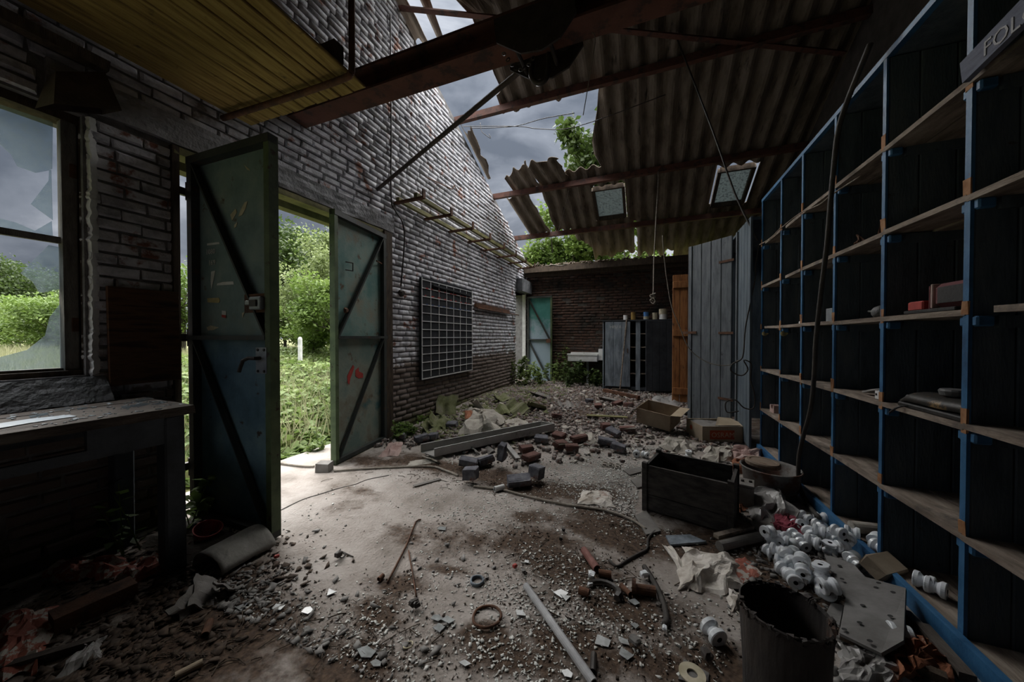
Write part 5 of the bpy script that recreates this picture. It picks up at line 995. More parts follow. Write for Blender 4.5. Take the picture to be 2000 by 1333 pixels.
# ---------------------------------------------------------------- loose bricks
M['brick_dark'] = mat('brick_dark', [(.06,.06,.072),(.12,.12,.14),(.20,.195,.205)], 9, .9, .4, 60, coords='Object', extra=mix_noise((.16,.065,.045), 7, .58, .66)); M['brick_loose'] = mat('brick_loose', [(.085,.045,.04),(.14,.07,.058),(.075,.06,.06)], 9, .9, .4, 60, coords='Object', extra=mix_noise((.26,.25,.24), 8, .60, .68))
LB = [(910,918,.35,'d','purple brick just in front of the lamp trough corner'),(946,914,.9,'d','small grey half brick between two purple bricks'),(975,915,1.5,'u','brick standing upright before the lamp trough'),(916,950,.2,'g','grey brick piece standing where the rope begins'),(1010,955,.5,'d','dark brick left of the blue grey block'),(1044,945,-.3,'g','blue grey brick block standing on the gravel edge'),
    (1026,890,.7,'r','reddish brick by the pale slat'),(1055,868,.2,'d','dark brick under the trough end'),(1090,862,-.4,'r','red brick right of the trough end'),(1116,888,.3,'r','red brown brick in the middle of the rubble'),(1092,880,.9,'w','brick topped with white mortar'),(1206,886,-.2,'d','purple brick left of the crate corner'),(1183,874,.15,'d','long dark brick lying beside a purple one'),(1130,868,.6,'r','red brick behind the white paper'),
    (1183,842,.4,'r','brick near the greenish slat'),(1197,854,-.6,'d','dark brick in front of the greenish slat'),(1226,848,.1,'w','pale brick beside the tilted carton'),(1085,822,.5,'r','red brick beyond the trough end'),(880,838,.2,'d','brick against the sack'),(820,868,.9,'d','dark brick behind the trough start'),(842,864,.3,'d','mossy brick beside the sack'),(1168,800,.2,'r','brick on the far rubble'),(1228,798,-.3,'r','brick before the grey cabinet'),(1035,905,1.2,'r','small red brick chip by the pale slat'),(776,862,.4,'d','dark brick near the door leaf foot'),(1150,790,.8,'d','brick in the far dirt'),(1252,808,.3,'d','brick behind the tilted carton'),(1205,795,1.,'r','brick far right of the greenish slat')]
for u, v, yaw, k, lab in LB:
    p = at(u, v); s = random.uniform(.55,.95); L_, W2, H2 = .21*s, .105, .062
    if k == 'u': L_, W2, H2 = .085, .07, .16
    if k == 'g': L_, W2, H2 = .12, .10, .10
    mb = MB(); mb.cbox((0,0,0), (L_,W2,H2), ch=.009, j=.007); t = obj('loose_brick', mb, M['brick_loose'] if k in 'rw' else M['brick_dark']); t.location = p+Vector((0,.04,H2*.38)); t.rotation_euler = (random.uniform(-.2,.2), random.uniform(-.2,.2), yaw)
    tag(t, lab, 'brick', 'loose bricks on the floor')
    if k == 'w': 
        mb = MB(); mb.cbox((0,0,H2*.85), (L_*.95, W2*1.1, .016), ch=.005, j=.006); o = obj('mortar_cap', mb, M['white_sack'], t, loc=True); o['label'] = 'white mortar'
# perforated brick slab, mossy roof sheet fragments
M['moss_sheet'] = mat('moss_sheet', [(.09,.10,.04),(.16,.17,.085),(.20,.19,.14)], 6, .95, .5, 50)
def fragment(label, u, v, L_, W2, yaw, tilt, roll, m='moss_sheet', z=.03):
    p = at(u, v); R_ = Matrix.Translation(p+Vector((0,0,z))) @ Matrix.Rotation(yaw, 4, 'Z') @ Matrix.Rotation(tilt, 4, 'X') @ Matrix.Rotation(roll, 4, 'Y'); sd_ = random.random()*50
    mb = MB(); mb.grid(lambda a, b: R_ @ Vector(((a-.5)*W2+.03*(n1(b*5,sd_)-.5), (b-.5)*L_*(1-.35*n1(a*4,sd_,2)), .028*math.cos(2*PI*a*W2/.2))), 12, 5, .008); return tag(obj('sheet_fragment', mb, M[m]), label, 'sheet fragment', 'broken roof sheet pieces')
fragment('mossy roof sheet piece standing up against the brick wall foot', 872, 812, .38, .30, .3, 1.0, .2, z=.16); fragment('curled mossy sheet piece behind the trough middle', 1008, 808, .34, .34, -.5, .5, .3, z=.09); fragment('mossy sheet piece next to the curled piece', 975, 812, .3, .28, .8, .35, -.3, z=.07)
fragment('flat mossy sheet piece near the wall', 940, 800, .4, .3, 1.4, .1, .15); fragment('dark mossy sheet piece by the tuft of plants', 845, 842, .32, .26, .2, .25, .3, z=.06); fragment('grey sheet piece with a curled edge behind the sack', 935, 815, .3, .34, 2.2, .9, .1, 'white_sack', z=.16)
fragment('far mossy sheet piece below the rusty rail', 985, 780, .45, .35, .6, .15, .1); fragment('mossy sheet piece beyond the curled piece', 1050, 800, .35, .3, 1.9, .3, .2, z=.06); fragment('pale sheet piece on the far floor right of the mossy ones', 1110, 795, .45, .35, .3, .08, .05, 'board_grey'); fragment('grey sheet piece in front of the sink plants', 1060, 775, .5, .35, 1.1, .12, .1, 'board_grey'); fragment('grey sheet piece under the trough', 940, 880, .35, .25, .9, .1, .1, 'board_grey', z=.02); fragment('pale sheet piece in front of the trough', 850, 900, .3, .16, 1.35, .05, .05, 'white_sack', z=.015)
fragment('grey sheet piece at the foot of the grey cabinet', 1195, 785, .5, .3, 1.2, .1, .1, 'board_grey'); fragment('brown mossy clump by the wall plants', 858, 838, .3, .3, .4, .5, .5, z=.1)
fragment('thin grey piece before the ridge piece', 375, 1190, .16, .10, .5, .2, .3, 'board_grey', z=.03); fragment('thin grey piece near the paper at the left', 400, 1172, .18, .09, .9, .35, .2, 'board_grey', z=.04); fragment('grey piece in the left litter', 440, 1160, .12, .07, 2., .5, .2, 'board_grey', z=.03)
# ================================================================ HANGING ROPES, CABLES AND SHELF ITEMS
def hang(name, label, pts, r, m, cat='cable', n=4):
    mb = MB(); mb.tube(smooth_path(pts, n), r, 6); return tag(obj(name, mb, m, smooth=True), label, cat)
P1 = lambda uv, ax, val: [on(u, v, ax, val) for u, v in uv]
hang('hose', 'long brown hose hanging from the roof in front of the blue shelving', P1([(1700,85),(1652,205),(1636,262),(1628,330),(1620,420),(1615,480),(1605,560),(1594,660),(1590,735),(1583,800),(1567,860),(1560,900)], 0, 1.09)+[fl(1561,948,.12), fl(1578,985,.03), fl(1600,1012,.10)], .014, M['hose'], 'hose')
hang('roof_wire', 'dark wire slanting from the roof down to the end of the shelving', [on(1320,70,1,4.85), on(1390,250,1,4.7), on(1436,380,1,4.6), on(1480,470,1,4.43)], .010, M['black_iron'], 'wire', 3)
hang('shelf_wire', 'thin wire draped along the upper shelf fronts', P1([(1484,478),(1505,466),(1520,450),(1530,442),(1545,430),(1566,415),(1600,400),(1628,378),(1680,345)], 0, 1.13), .005, M['bare_wood'], 'wire')
cl = P1([(1482,480),(1476,520),(1475,545),(1466,590),(1456,640),(1452,690)], 1, 4.45); c0 = cl[-1]
hang('hanging_cable', 'looped cable hanging on the dark cupboard front', cl+[c0+Vector((dx, -.02*i/6, dz)) for i, (dx, dz) in enumerate(((-.03,-.08),(-.10,-.12),(-.12,-.20),(-.02,-.25),(.04,-.18),(0,-.08),(.07,-.12),(.06,-.28),(.10,-.45),(.09,-.60),(.0,-.60),(-.08,-.52),(-.17,-.55),(-.16,-.66),(-.05,-.64)))], .007, M['hose'])
hang('swag_cable', 'thin grey cable sagging from the roof over the orange door to the cupboard', P1([(1294,460),(1297,500),(1303,550),(1312,600),(1328,640),(1345,680),(1375,705),(1405,714),(1430,712),(1446,700)], 1, 4.95), .006, M['rope'])
rp = thing('hanging_rope', 'knotted rope hanging from the roof before the far wall', 'rope', on(1276,580,1,6.5)); obj('rope', MB().tube([Vector((.19,6.58,4.2))]+P1([(1286,350),(1281,430),(1277,510),(1276,575)], 1, 6.5), .010, 6), M['rope'], rp)
c = on(1275, 582, 1, 6.5); mb = MB(); mb.tube(smooth_path([c+Vector((.05*math.sin(k*2.1), .03*math.cos(k*1.7), .08-.17*k/13+.03*math.sin(k*3))) for k in range(14)], 4), .011, 6); obj('knot', mb, M['rope'], rp, smooth=True)
hang('string', 'thin string hanging from the crane beam across the roof sheets', [Vector((-.33,2.27,3.22)), on(1163,80,1,2.27), on(1150,160,1,2.27), on(1139,225,1,2.27)], .003, M['rope'], 'string', 2)
hang('string', 'thin string hanging between the two lower purlins', [on(1111,372,1,6.6), on(1100,420,1,6.9), on(1085,466,1,7.2)], .004, M['rope'], 'string', 2)
hang('sky_wire', 'upper wire spanning the roof hole', [on(918,250,1,5.3), on(960,250,1,5.3), on(1010,246,1,5.3), on(1060,232,1,5.2), on(1122,221,1,5.05)], .006, M['black_iron'], 'wire'); hang('sky_wire', 'lower wire spanning the roof hole', [on(905,247,1,5.2), on(1010,247,1,5.3), on(1055,252,1,5.3), on(1125,248,1,5.1), on(1300,185,1,4.75)], .006, M['black_iron'], 'wire')
hang('sky_wire', 'hooked wire end dangling in the roof hole', [on(938,240,1,5.2), on(940,255,1,5.2), on(946,262,1,5.2), on(958,270,1,5.2), on(955,262,1,5.2)], .005, M['black_iron'], 'wire')
# shelf items
zC, zD, zE, zB, zA = 1.3575, .9085, .4785, 1.8025, 2.2475
M['burgundy'] = mat('burgundy', [(.10,.022,.028),(.17,.045,.05)], 9, .5, .1, 60); M['grey_cast'] = mat('grey_cast', [(.07,.07,.072),(.14,.14,.142)], 9, .6, .4, 70); M['black_plastic'] = mat('black_plastic', [(.012,.012,.013),(.03,.028,.027)], 6, .5, .2, 50)
t = thing('lamp_housing', 'burgundy lamp housing with a pale rim on the middle shelf', 'lamp', (1.27, 2.02, zC))
obj('shell', MB().cbox((1.28, 2.02, zC+.075), (.16, .20, .105), ch=.018), M['burgundy'], t); obj('rim', MB().cbox((1.28, 2.125, zC+.075), (.165, .012, .11), ch=.004), M['pink'], t); obj('window', MB().bb((1.197, 1.95, zC+.04), (1.201, 2.09, zC+.11)), M['black_plastic'], t)
for y in (2.135, 2.15): obj('rib', MB().cbox((1.28, y, zC+.072), (.15, .007, .105), ch=.003), M['burgundy'], t)
tag(obj('red_box', MB().cbox((1.26, 2.24, zC+.04), (.11, .10, .045), ch=.006), M['red_paint']), 'small red box beside the burgundy lamp housing', 'box'); tag(obj('black_slab', MB().cbox((1.25, 2.10, zC+.009), (.16, .30, .016), ch=.003), M['black_plastic']), 'flat black slab under the burgundy housing', 'slab')
t = thing('cast_motor', 'small grey cast motor on the middle shelf two bays from the red box', 'motor', (1.25, 2.56, zC)); obj('body', MB().lathe([(0,0),(.038,0),(.05,.02),(.052,.04),(.04,.06),(.018,.07),(0,.07)], 16, Matrix.Translation((1.25, 2.56, zC))), M['grey_cast'], t, smooth=True); obj('arm', MB().tube([(1.23, 2.50, zC+.03), (1.23, 2.42, zC+.035)], .012, 8), M['grey_cast'], t); obj('shaft', MB().tube([(1.24, 2.60, zC+.04), (1.24, 2.68, zC+.045)], .006, 6), M['grey_cast'], t)
def sbox(label, y, z, d, m, x=1.24, name='small_box', cat='box', yaw=0): return tag(obj(name, MB().cbox((x, y, z+d[2]/2), d, Matrix.Rotation(yaw, 3, 'Z'), ch=.003), M[m]), label, cat)
sbox('tall grey tin standing on the middle shelf behind the hanging hose', 3.08, zC, (.06,.09,.095), 'grey_metal', name='grey_tin', cat='tin'); sbox('small black and white box next to the tall grey tin', 2.96, zC, (.05,.07,.05), 'white_paint', x=1.22); sbox('tiny white box on the middle shelf in the second bay', 3.62, zC, (.03,.04,.025), 'white_paint'); sbox('cream lump beside the post on the middle shelf', 3.44, zC, (.035,.04,.06), 'cream', yaw=.4)
t = thing('pill_box', 'small white box with a blue band by the post on the fourth shelf', 'box', (1.2, 2.93, zD)); obj('body', MB().cbox((1.205, 2.935, zD+.04), (.035,.045,.08), ch=.002), M['white_paint'], t); obj('blue_band', MB().box((1.205, 2.935, zD+.035), (.037,.047,.022)), M['can_blue'], t)
mb = MB(); mb.grid(lambda a, b: Vector((1.20+.16*b, 2.42+.23*a, zD+.004+.055*(1-a)+.01*n1(a*5,b*5,4))), 6, 5, .01); tag(obj('grey_booklet', mb, M['plastic']), 'grey folded booklet on the fourth shelf leaning by the post', 'booklet')
t = thing('carton', 'tiny white carton with a dark emblem in front of the grey booklet', 'carton', (1.19, 2.43, zD)); obj('body', MB().cbox((1.19, 2.445, zD+.025), (.035,.05,.045), ch=.002), M['white_paint'], t); obj('emblem', MB().box((1.1715, 2.455, zD+.028), (.001,.014,.012)), M['black_plastic'], t)
t = thing('black_machine', 'long black worn machine casing with a round cap on the fourth shelf', 'machine', (1.26, 2.08, zD))
mb = MB(); mb.grid(lambda a, b: Vector((1.26-.085*math.cos(PI*b)*(.75+.25*min(1, (1-a)*3)), 2.28-.36*a, zD+.004+.075*(.35+.65*math.sin(PI*min(1, b*1.0))**.6)*(1 if a > .12 else .55+a*3.7))), 16, 12, .006); obj('casing', mb, mat('casing', [(.012,.012,.012),(.04,.035,.03)], 6, .5, .2, 50, extra=mix_noise((.28,.18,.08), 9, .60, .66, seed=2)), t, smooth=True)
obj('base', MB().cbox((1.26, 2.09, zD+.012), (.19, .37, .022), ch=.006), M['black_plastic'], t); obj('cap', MB().lathe([(0,.03),(.045,.03),(.05,.022),(.046,.004),(.02,0),(.02,-.02)], 16, Matrix.Translation((1.26, 2.09, zD+.082))), M['grey_cast'], t); obj('rod', MB().tube([(1.27, 2.18, zD+.09), (1.27, 1.93, zD+.092)], .005, 6), M['rust'], t)
obj('port', MB().lathe([(.0,.004),(.016,.004),(.022,.01),(.028,.0)], 14, Matrix.Translation((1.20, 2.245, zD+.035)) @ Matrix.Rotation(-2.0, 4, 'Y')), M['grey_cast'], t); obj('lead', MB().tube(smooth_path([(1.17,2.20,zD+.015),(1.14,2.22,zD-.0),(1.13,2.26,zD-.035)], 4), .005, 6), M['black_plastic'], t)
sbox('orange brown wood offcut on the fourth shelf at the right edge', 1.66, zD, (.05,.20,.03), 'worn_orange', x=1.38, name='wood_offcut', cat='wood')
mb = MB(); mb.prism([(-.06,0),(.06,0),(.06,.075),(.035,.075),(.03,.045),(0,.03),(-.03,.045),(-.035,.08),(-.06,.08)], .07, Matrix.Translation((1.20, 4.20, zE)) @ Matrix.Rotation(PI/2, 4, 'Z') @ Matrix.Rotation(PI/2, 4, 'X')); tag(obj('ceramic_saddle', mb, M['pink']), 'pinkish U-shaped ceramic saddle on the fifth shelf at the far end', 'saddle')
for y, z, lab in ((2.68, zB, 'left tangle of small metal parts on the third shelf'), (2.45, zB, 'right tangle of small metal parts on the third shelf')):
    mb = MB()
    for k in range(5): a = random.random()*6; mb.tube([(1.2+.03*math.cos(a), y+.04*math.sin(a), z+.008), (1.2, y+.01*k, z+.03+.01*k), (1.2-.03*math.cos(a*2), y-.03, z+.008)], .006, 5)
    tag(obj('metal_parts', mb, M['rust']), lab, 'metal parts')
mb = MB(); mb.grid(lambda a, b: Vector((1.19+.10*b, 2.30-.16*a, zA+.004+.05*b+.03*a*b)), 3, 3, .004); tag(obj('card_scrap', mb, M['cardboard']), 'brown card scrap on the second shelf from the top', 'card')
# rubble resting on the eaves
for u, v, lab in ((1034,500,'grey broken sheet chunk on the eaves beside the wall'),(1046,503,'upright grey shard on the eaves next to the wall chunk'),(1090,508,'long pale broken sheet on the eaves'),(1150,512,'flat mossy piece on the eaves under the hanging sheets'),(1222,505,'pale shard sticking up on the eaves at the right')):
    p = on(u, v, 1, 8.5); p.z = 3.055; L_ = .5 if 'long' in lab else .16; mb = MB(); mb.grid(lambda a, b: Vector((p.x+(a-.5)*L_, p.y+(b-.5)*.14, p.z+.01+.05*a*('upright' in lab or 'sticking' in lab)*2+.02*math.sin(a*7))), 6, 4, .012); tag(obj('eaves_rubble', mb, M['white_sack'] if 'pale' in lab or 'up' in lab else M['sheet']), lab, 'rubble')
mb = MB()
for k in range(150): x = random.uniform(-2.9, .4); mb.box((x, random.uniform(8.44, 8.6), 3.08+random.uniform(0, .03)), (random.uniform(.02,.08), random.uniform(.02,.06), random.uniform(.01,.03)), Matrix.Rotation(random.random()*3, 3, 'Z'), j=.006)
tag(obj('eaves_litter', mb, M['sheet']), 'crumbled sheet litter lying along the wall plate', 'litter', kind='stuff')

# ================================================================ SMALL LITTER
def chips(name, label, n, region, size, m, thick=.25, seed=1, dens=None, spread_z=0.):
    r = np.random.default_rng(seed); pts = np.empty((0, 2))
    while len(pts) < n:
        x = r.uniform(region[0], region[1], n); y = r.uniform(region[2], region[3], n); k = np.ones(n, bool)
        if dens is not None: k = r.random(n) < dens(x, y)
        pts = np.concatenate([pts, np.stack([x[k], y[k]], 1)])
    pts = pts[:n]; s = size[0]+(size[1]-size[0])*r.random(n)**2.5; a0 = r.uniform(0, 2*PI, n); z = hgt(pts[:,0], pts[:,1])+.001
    tx = r.normal(0, .25, n); ty = r.normal(0, .25, n); V = np.zeros((n, 8, 3)); asp = r.uniform(.3, .95, n)
    for i in range(4):
        ang = i*PI/2+r.uniform(-.45, .45, n); rr = s*r.uniform(.5, 1.15, n); ex, ey = rr*np.cos(ang), rr*np.sin(ang)*asp; dx, dy = ex*np.cos(a0)-ey*np.sin(a0), ex*np.sin(a0)+ey*np.cos(a0)
        for l in (0, 1): V[:, l*4+i] = np.stack([pts[:,0]+dx, pts[:,1]+dy, z+l*s*thick*r.uniform(.8,1.2,n)+np.maximum(tx*dx+ty*dy, -.2*s)+s*.1], 1)
    B0 = np.arange(n)[:,None]*8; F = np.concatenate([B0+np.array([[4,5,6,7]]), B0+np.array([[0,1,5,4]]), B0+np.array([[1,2,6,5]]), B0+np.array([[2,3,7,6]]), B0+np.array([[3,0,4,7]])])
    o = link(name, mesh_np(name, V.reshape(-1, 3), F), m); return tag(o, label, 'litter', kind='stuff')
def zone(*zs): 
    c = [(fl(u, v).x, fl(u, v).y, rx, ry, s) for u, v, rx, ry, s in zs]
    def f(x, y):
        d = np.full_like(x, .02)
        for a, b, rx, ry, s in c: d = np.maximum(d, s*np.exp(-((x-a)/rx)**2-((y-b)/ry)**2))
        return d*(.25+1.5*fbm(x*5, y*5, 61))
    return f
M['shard'] = mat('shard', [(.16,.17,.17),(.30,.32,.32)], 25, .25, spec=.6); M['chip_white'] = mat('chip_white', [(.34,.34,.32),(.66,.66,.63)], 60, .5, detail=2); M['chip_dark'] = mat('chip_dark', [(.028,.02,.015),(.085,.06,.045)], 30, .95, detail=2); M['chip_brick'] = mat('chip_brick', [(.12,.10,.095),(.24,.22,.21),(.17,.09,.07)], 25, .95, detail=2); M['chip_grey'] = mat('chip_grey', [(.10,.095,.09),(.24,.23,.22)], 22, .9, detail=2)
foot = dict()
def clear(f):     # keep litter out of the standing things
    def g(x, y): return f(x, y)*(((x+2.6)**2 > -1) & ~((x > -.05) & (x < .62) & (y > 2.4) & (y < 3.0)) & ((x-.905)**2+(y-3.22)**2 > .05) & ((x-bc.x)**2+(y-bc.y)**2 > .03) & (x < 1.10))
    return g
white_z = clear(zone((1200,930,.5,.5,1.),(1190,870,.7,.3,.8),(1060,1200,.4,.16,1.),(1200,1220,.35,.16,1.),(1000,1290,.35,.1,1.),(1150,1140,.3,.15,.8),(700,1250,.4,.14,.7),(860,1260,.2,.1,.6),(520,1300,.4,.14,.7),(1090,1110,.3,.2,.6),(760,1190,.2,.12,.5),(1250,1000,.3,.3,.7),(1000,1000,.6,.3,.4),(900,1150,.4,.3,.25),(420,1200,.3,.2,.5),(1330,1230,.25,.2,.5),(950,900,.5,.2,.4)))
dark_z = clear(zone((1130,1110,.4,.25,1.),(1150,1200,.45,.2,1.),(900,930,.7,.2,.7),(1000,1060,.5,.2,.6),(700,1260,.5,.2,.9),(450,1240,.5,.25,1.),(1300,1270,.4,.25,.9),(1250,1010,.4,.3,.8),(350,1130,.3,.25,1.),(1500,1080,.4,.4,.9),(1100,830,1.2,.5,.6),(800,1160,.25,.12,.6),(1020,950,.5,.25,.6)))
chips('white_chips', 'small white glass and plaster chips scattered over the concrete', 16000, (-2.3, 1.1, .95, 4.2), (.002, .013), M['chip_white'], .14, 1, white_z)
chips('white_flakes', 'fine white gravel spread on the floor left of the crate', 5000, (-1.2, .3, 2.3, 4.2), (.003, .014), M['chip_white'], .18, 6, clear(zone((1200,930,.45,.5,1.),(1190,870,.7,.25,.8),(1240,970,.3,.3,1.))))
chips('dark_crumbs', 'dark soil crumbs on the stained concrete', 12000, (-2.5, 1.1, .95, 5.), (.0015, .009), M['chip_dark'], .4, 2, dark_z)
farz = lambda x, y: np.clip((y-2.9-.55*np.clip(x+1.2, -1, 1.2))/1.2, 0, 1)*(.3+1.2*fbm(x*2.5, y*2.5, 71))*((x < .95) & ~((x > -.05) & (x < .62) & (y > 2.4) & (y < 3.0)))
chips('brick_rubble', 'small brick and mortar rubble covering the far floor', 9000, (-2.88, 1.0, 3.0, 8.4), (.010, .05), M['chip_brick'], .6, 3, farz)
chips('pale_rubble', 'pale broken sheet splinters among the far rubble', 2200, (-2.88, 1.0, 3.2, 8.4), (.015, .07), M['white_sack'], .2, 4, farz)
chips('moss_rubble', 'mossy crumbs along the foot of the brick wall', 2600, (-2.88, -1.2, 3.4, 7.6), (.012, .06), M['moss_sheet'], .4, 5, lambda x, y: np.clip((-1.3-x)/1.0, 0, 1)*(.3+fbm(x*3, y*3, 81)))
chips('grey_litter', 'grey splinters and flat chips in the left foreground litter', 900, (-2.4, -.7, .95, 1.75), (.004, .030), M['chip_grey'], .2, 8, zone((430,1190,.35,.2,1.),(520,1290,.4,.15,.8),(330,1300,.3,.15,1.)))
chips('dark_litter', 'dark crumbs and leaf litter under the workbench', 2600, (-2.95, -1.5, .5, 1.5), (.004, .034), M['chip_dark'], .14, 9, zone((350,1130,.5,.35,1.),(250,1250,.5,.3,1.)))
chips('shelf_litter', 'small grey litter on the floor before the blue plinth', 1800, (.3, 1.12, 1.2, 4.4), (.006, .03), M['chip_grey'], .4, 10, lambda x, y: clear(zone((1550,1060,.4,.5,1.),(1480,900,.4,.5,.8),(1700,1250,.3,.3,1.)))(x, y))
r = np.random.default_rng(12); V_ = []; 
mb = MB()
for k in range(260):     # twigs and straws
    u, v = random.choice(((430,1210,90,60),(1150,1130,120,50),(700,1250,160,50),(1250,1020,60,50),(900,940,150,20),(320,1300,90,30)))[:4], 0; p = fl(max(10,u[0]+random.gauss(0,u[2]*.7)), max(820,u[1]+random.gauss(0,u[3]*.7))); a = random.random()*6.3; L_ = random.uniform(.02,.10); d = Vector((math.cos(a), math.sin(a), 0))*L_
    if p.x < -2.9 or p.y < .5: continue
    z = Vector((0,0,hz(p.x,p.y)+.003)); mb.tube([p+z, p+z+d*.5+Vector((random.uniform(-.01,.01),random.uniform(-.01,.01),.006)), p+z+d], random.uniform(.001,.0028), 4)
tag(obj('twigs', mb, M['timber_dark']), 'thin twigs and straws strewn over the floor', 'twigs', kind='stuff')
# flat glass shards that can be told apart
SH = [(1029,1100,'by the edge of the brown dirt stain'),(1241,1225,'right of the dirt pile below the rusty flange'),(1178,1258,'lower one of the pair right of the pale pipe'),(1217,1256,'left of the lone insulator'),(1220,1283,'biggest one in the lower middle'),(853,1210,'left of the wire ring'),(857,1230,'just below the one left of the wire ring'),(717,1278,'largest in the lower left dirt'),(735,1300,'below the largest left shard'),(876,1215,'between the wire ring and the left shards'),(1097,1162,'left of the rusty pipe stub'),(1105,1170,'second of two left of the rusty pipe stub'),(1240,1180,'under the flanged pipe'),(1108,1320,'in the bottom middle gravel'),(1015,1201,'right of the wire ring on bare concrete'),(862,1035,'on the pale concrete up from the ring coil'),(646,1160,'white one on the left concrete'),(545,1190,'at the left litter edge'),(470,1190,'among the left litter splinters'),(415,1160,'beside the grey sheet pieces at left'),(600,1195,'on the left concrete below the white one'),(908,1300,'in the lower centre left of the gravel')]
for u, v, w_ in SH:
    p = at(u, v); a0 = random.random()*6; s = random.uniform(.014,.030); n_ = random.choice((3,4,4,5)); mb = MB(); mb.prism([(s*random.uniform(.6,1.2)*math.cos(a0+2*PI*k/n_)*1.4, s*random.uniform(.6,1.2)*math.sin(a0+2*PI*k/n_)) for k in range(n_)], .003, Matrix.Translation(p+Vector((0,0,.006))) @ Matrix.Rotation(random.uniform(-.12,.12), 4, 'X')); tag(obj('glass_shard', mb, M['shard']), 'flat pale glass shard '+w_, 'glass shard', 'glass shards on the floor')
RB = [(1005,1112,'dark red tile chip left of the pale pipe top'),(1022,1122,'brown tile chip beside the pale pipe top'),(458+650-300,1189,'dark lump left of the wire ring'),(812,1191,'black stone on the concrete above the left shards'),(660,1092,'small dark clod near the wire curl'),(540,1093,'red plastic chip on the concrete'),(1257,1132,'bluish white stone left of the hose'),(1155,1133,'white ceramic lump by the red pipe'),(1152,1148,'small white ceramic cap below the ceramic lump'),(1288,1190,'dark bottle cap beside the hose'),(1298,1235,'white cap at the end of the hose'),(1100,1040,'black round nut on the concrete'),(1095,1058,'second black nut on the concrete'),(1240,1265,'grey stone lump at the lower middle'),(1380,1292,'torn black lump left of the bucket')]
for u, v, lab in RB:
    p = at(u, v); s = .016 if 'cap' in lab or 'chip' in lab or 'nut' in lab else .026; mb = MB(); mb.cbox((0,0,0), (s*1.6,s*1.2,s), ch=s*.3, j=s*.12); m = M['insul'] if 'white' in lab or 'ceramic' in lab else (M['red_paint'] if 'red' in lab else M['black_iron'] if 'black' in lab or 'dark' in lab else M['chip_grey'])
    o = obj('stone_lump' if 'cap' not in lab else 'bottle_cap', mb, m); o.location = p+Vector((0,0,s*.45)); o.rotation_euler = (.1,.1,random.random()*3); tag(o, lab, 'lump' if 'cap' not in lab else 'cap')
mb = MB(); p = at(1200,912)
for i in range(3):
    for k in range(2): mb.tube([p+Vector((-.09+.06*i+.024*math.cos(a), -.03+.06*k+.024*math.sin(a), .012)) for a in np.linspace(0, 2*PI, 12)], .006, 5)
tag(obj('ring_plate', mb, M['white_sack']), 'small plate of white rings on the gravel left of the crate', 'plate')

# ================================================================ VEGETATION
def leaf_mat(name, a, b, c, tr=.35): return mat(name, [a, b, c], 1.6, .6, 0, trans=tr, detail=4, pos=(.3,.7))
M['leaf_dark'] = leaf_mat('leaf_dark', (.022,.038,.010),(.045,.075,.018),(.08,.12,.032)); M['leaf_mid'] = leaf_mat('leaf_mid', (.06,.10,.02),(.12,.19,.04),(.19,.26,.07)); M['leaf_pale'] = leaf_mat('leaf_pale', (.11,.15,.05),(.20,.25,.10),(.28,.33,.15)); M['leaf_nettle'] = leaf_mat('leaf_nettle', (.055,.09,.02),(.115,.17,.045),(.21,.27,.09)); M['grass'] = leaf_mat('grass', (.14,.15,.07),(.24,.25,.13),(.34,.32,.21)); M['bark'] = mat('bark', [(.04,.035,.028),(.09,.08,.065)], 9, .95, .6, 30, stretch=(3,3,.6))
def leaves(name, C, size, m, parent=None, seed=0, up=.35, slim=.55, kind='stuff'):
    r = np.random.default_rng(seed); n = len(C); s = size*(.6+.8*r.random(n)); N = r.normal(0, 1, (n,3)); N[:,2] = np.abs(N[:,2])+up; N /= np.linalg.norm(N, axis=1)[:,None]
    T = np.cross(N, r.normal(0, 1, (n,3))); T /= np.linalg.norm(T, axis=1)[:,None]+1e-9; B = np.cross(N, T); s = s[:,None]
    V = np.stack([C-T*s*.5, C+B*s*slim*.5-T*s*.08, C+T*s*.5-N*s*.12, C-B*s*slim*.5-T*s*.08], 1).reshape(-1, 3); F = np.arange(n*4).reshape(n, 4)
    if parent: V = V-np.array(parent.matrix_basis.translation)
    o = link(name, mesh_np(name, V, F), m, parent); o['kind'] = kind; return o
def tree(label, x, y, z0, z1, rx, ry, n, lsize, m, seed, zc=None, name='tree', group=None, nb=26, slim=.55, cat='tree'):
    r = np.random.default_rng(seed); gz = float(ground_z(x, y)); t = thing(name, label, cat, (x, y, gz), 0, group); zc = zc if zc is not None else (z0+z1)/2; hzz = (z1-z0)/2
    d = r.normal(0, 1, (nb,3)); d /= np.linalg.norm(d, axis=1)[:,None]; rad = r.uniform(.35, .92, nb)[:,None]; cc = d*rad*np.array([rx, ry, hzz])+np.array([x, y, zc])
    k = r.integers(0, nb, n); sp_ = r.uniform(.16, .32, nb)[:,None]*np.array([rx, ry, hzz*.8]); C = cc[k]+np.clip(r.normal(0, 1, (n,3)), -1.9, 1.9)*sp_[k]*.62
    C[:,2] = np.maximum(C[:,2], gz+.03); leaves('foliage', C, lsize, m, t, seed, slim=slim)
    mb = MB(); tr_ = max(.03, .022*(z1-gz)); mb.tube([(x,y,gz-.05),(x+.02*rx,y,gz+(zc-gz)*.5),(x,y+.03*ry,zc)], [tr_, tr_*.8, tr_*.45], 8)
    obj('trunk', mb, M['bark'], t); mb = MB()
    for c in cc[:14]: b0 = Vector((x, y, gz+(zc-gz)*random.uniform(.45,1.))); mb.tube([b0, b0.lerp(Vector(c), .55)+Vector((0,0,-.1*hzz)), Vector(c)], [tr_*.35, tr_*.22, tr_*.08], 5)
    obj('branches', mb, M['bark'], t); return t
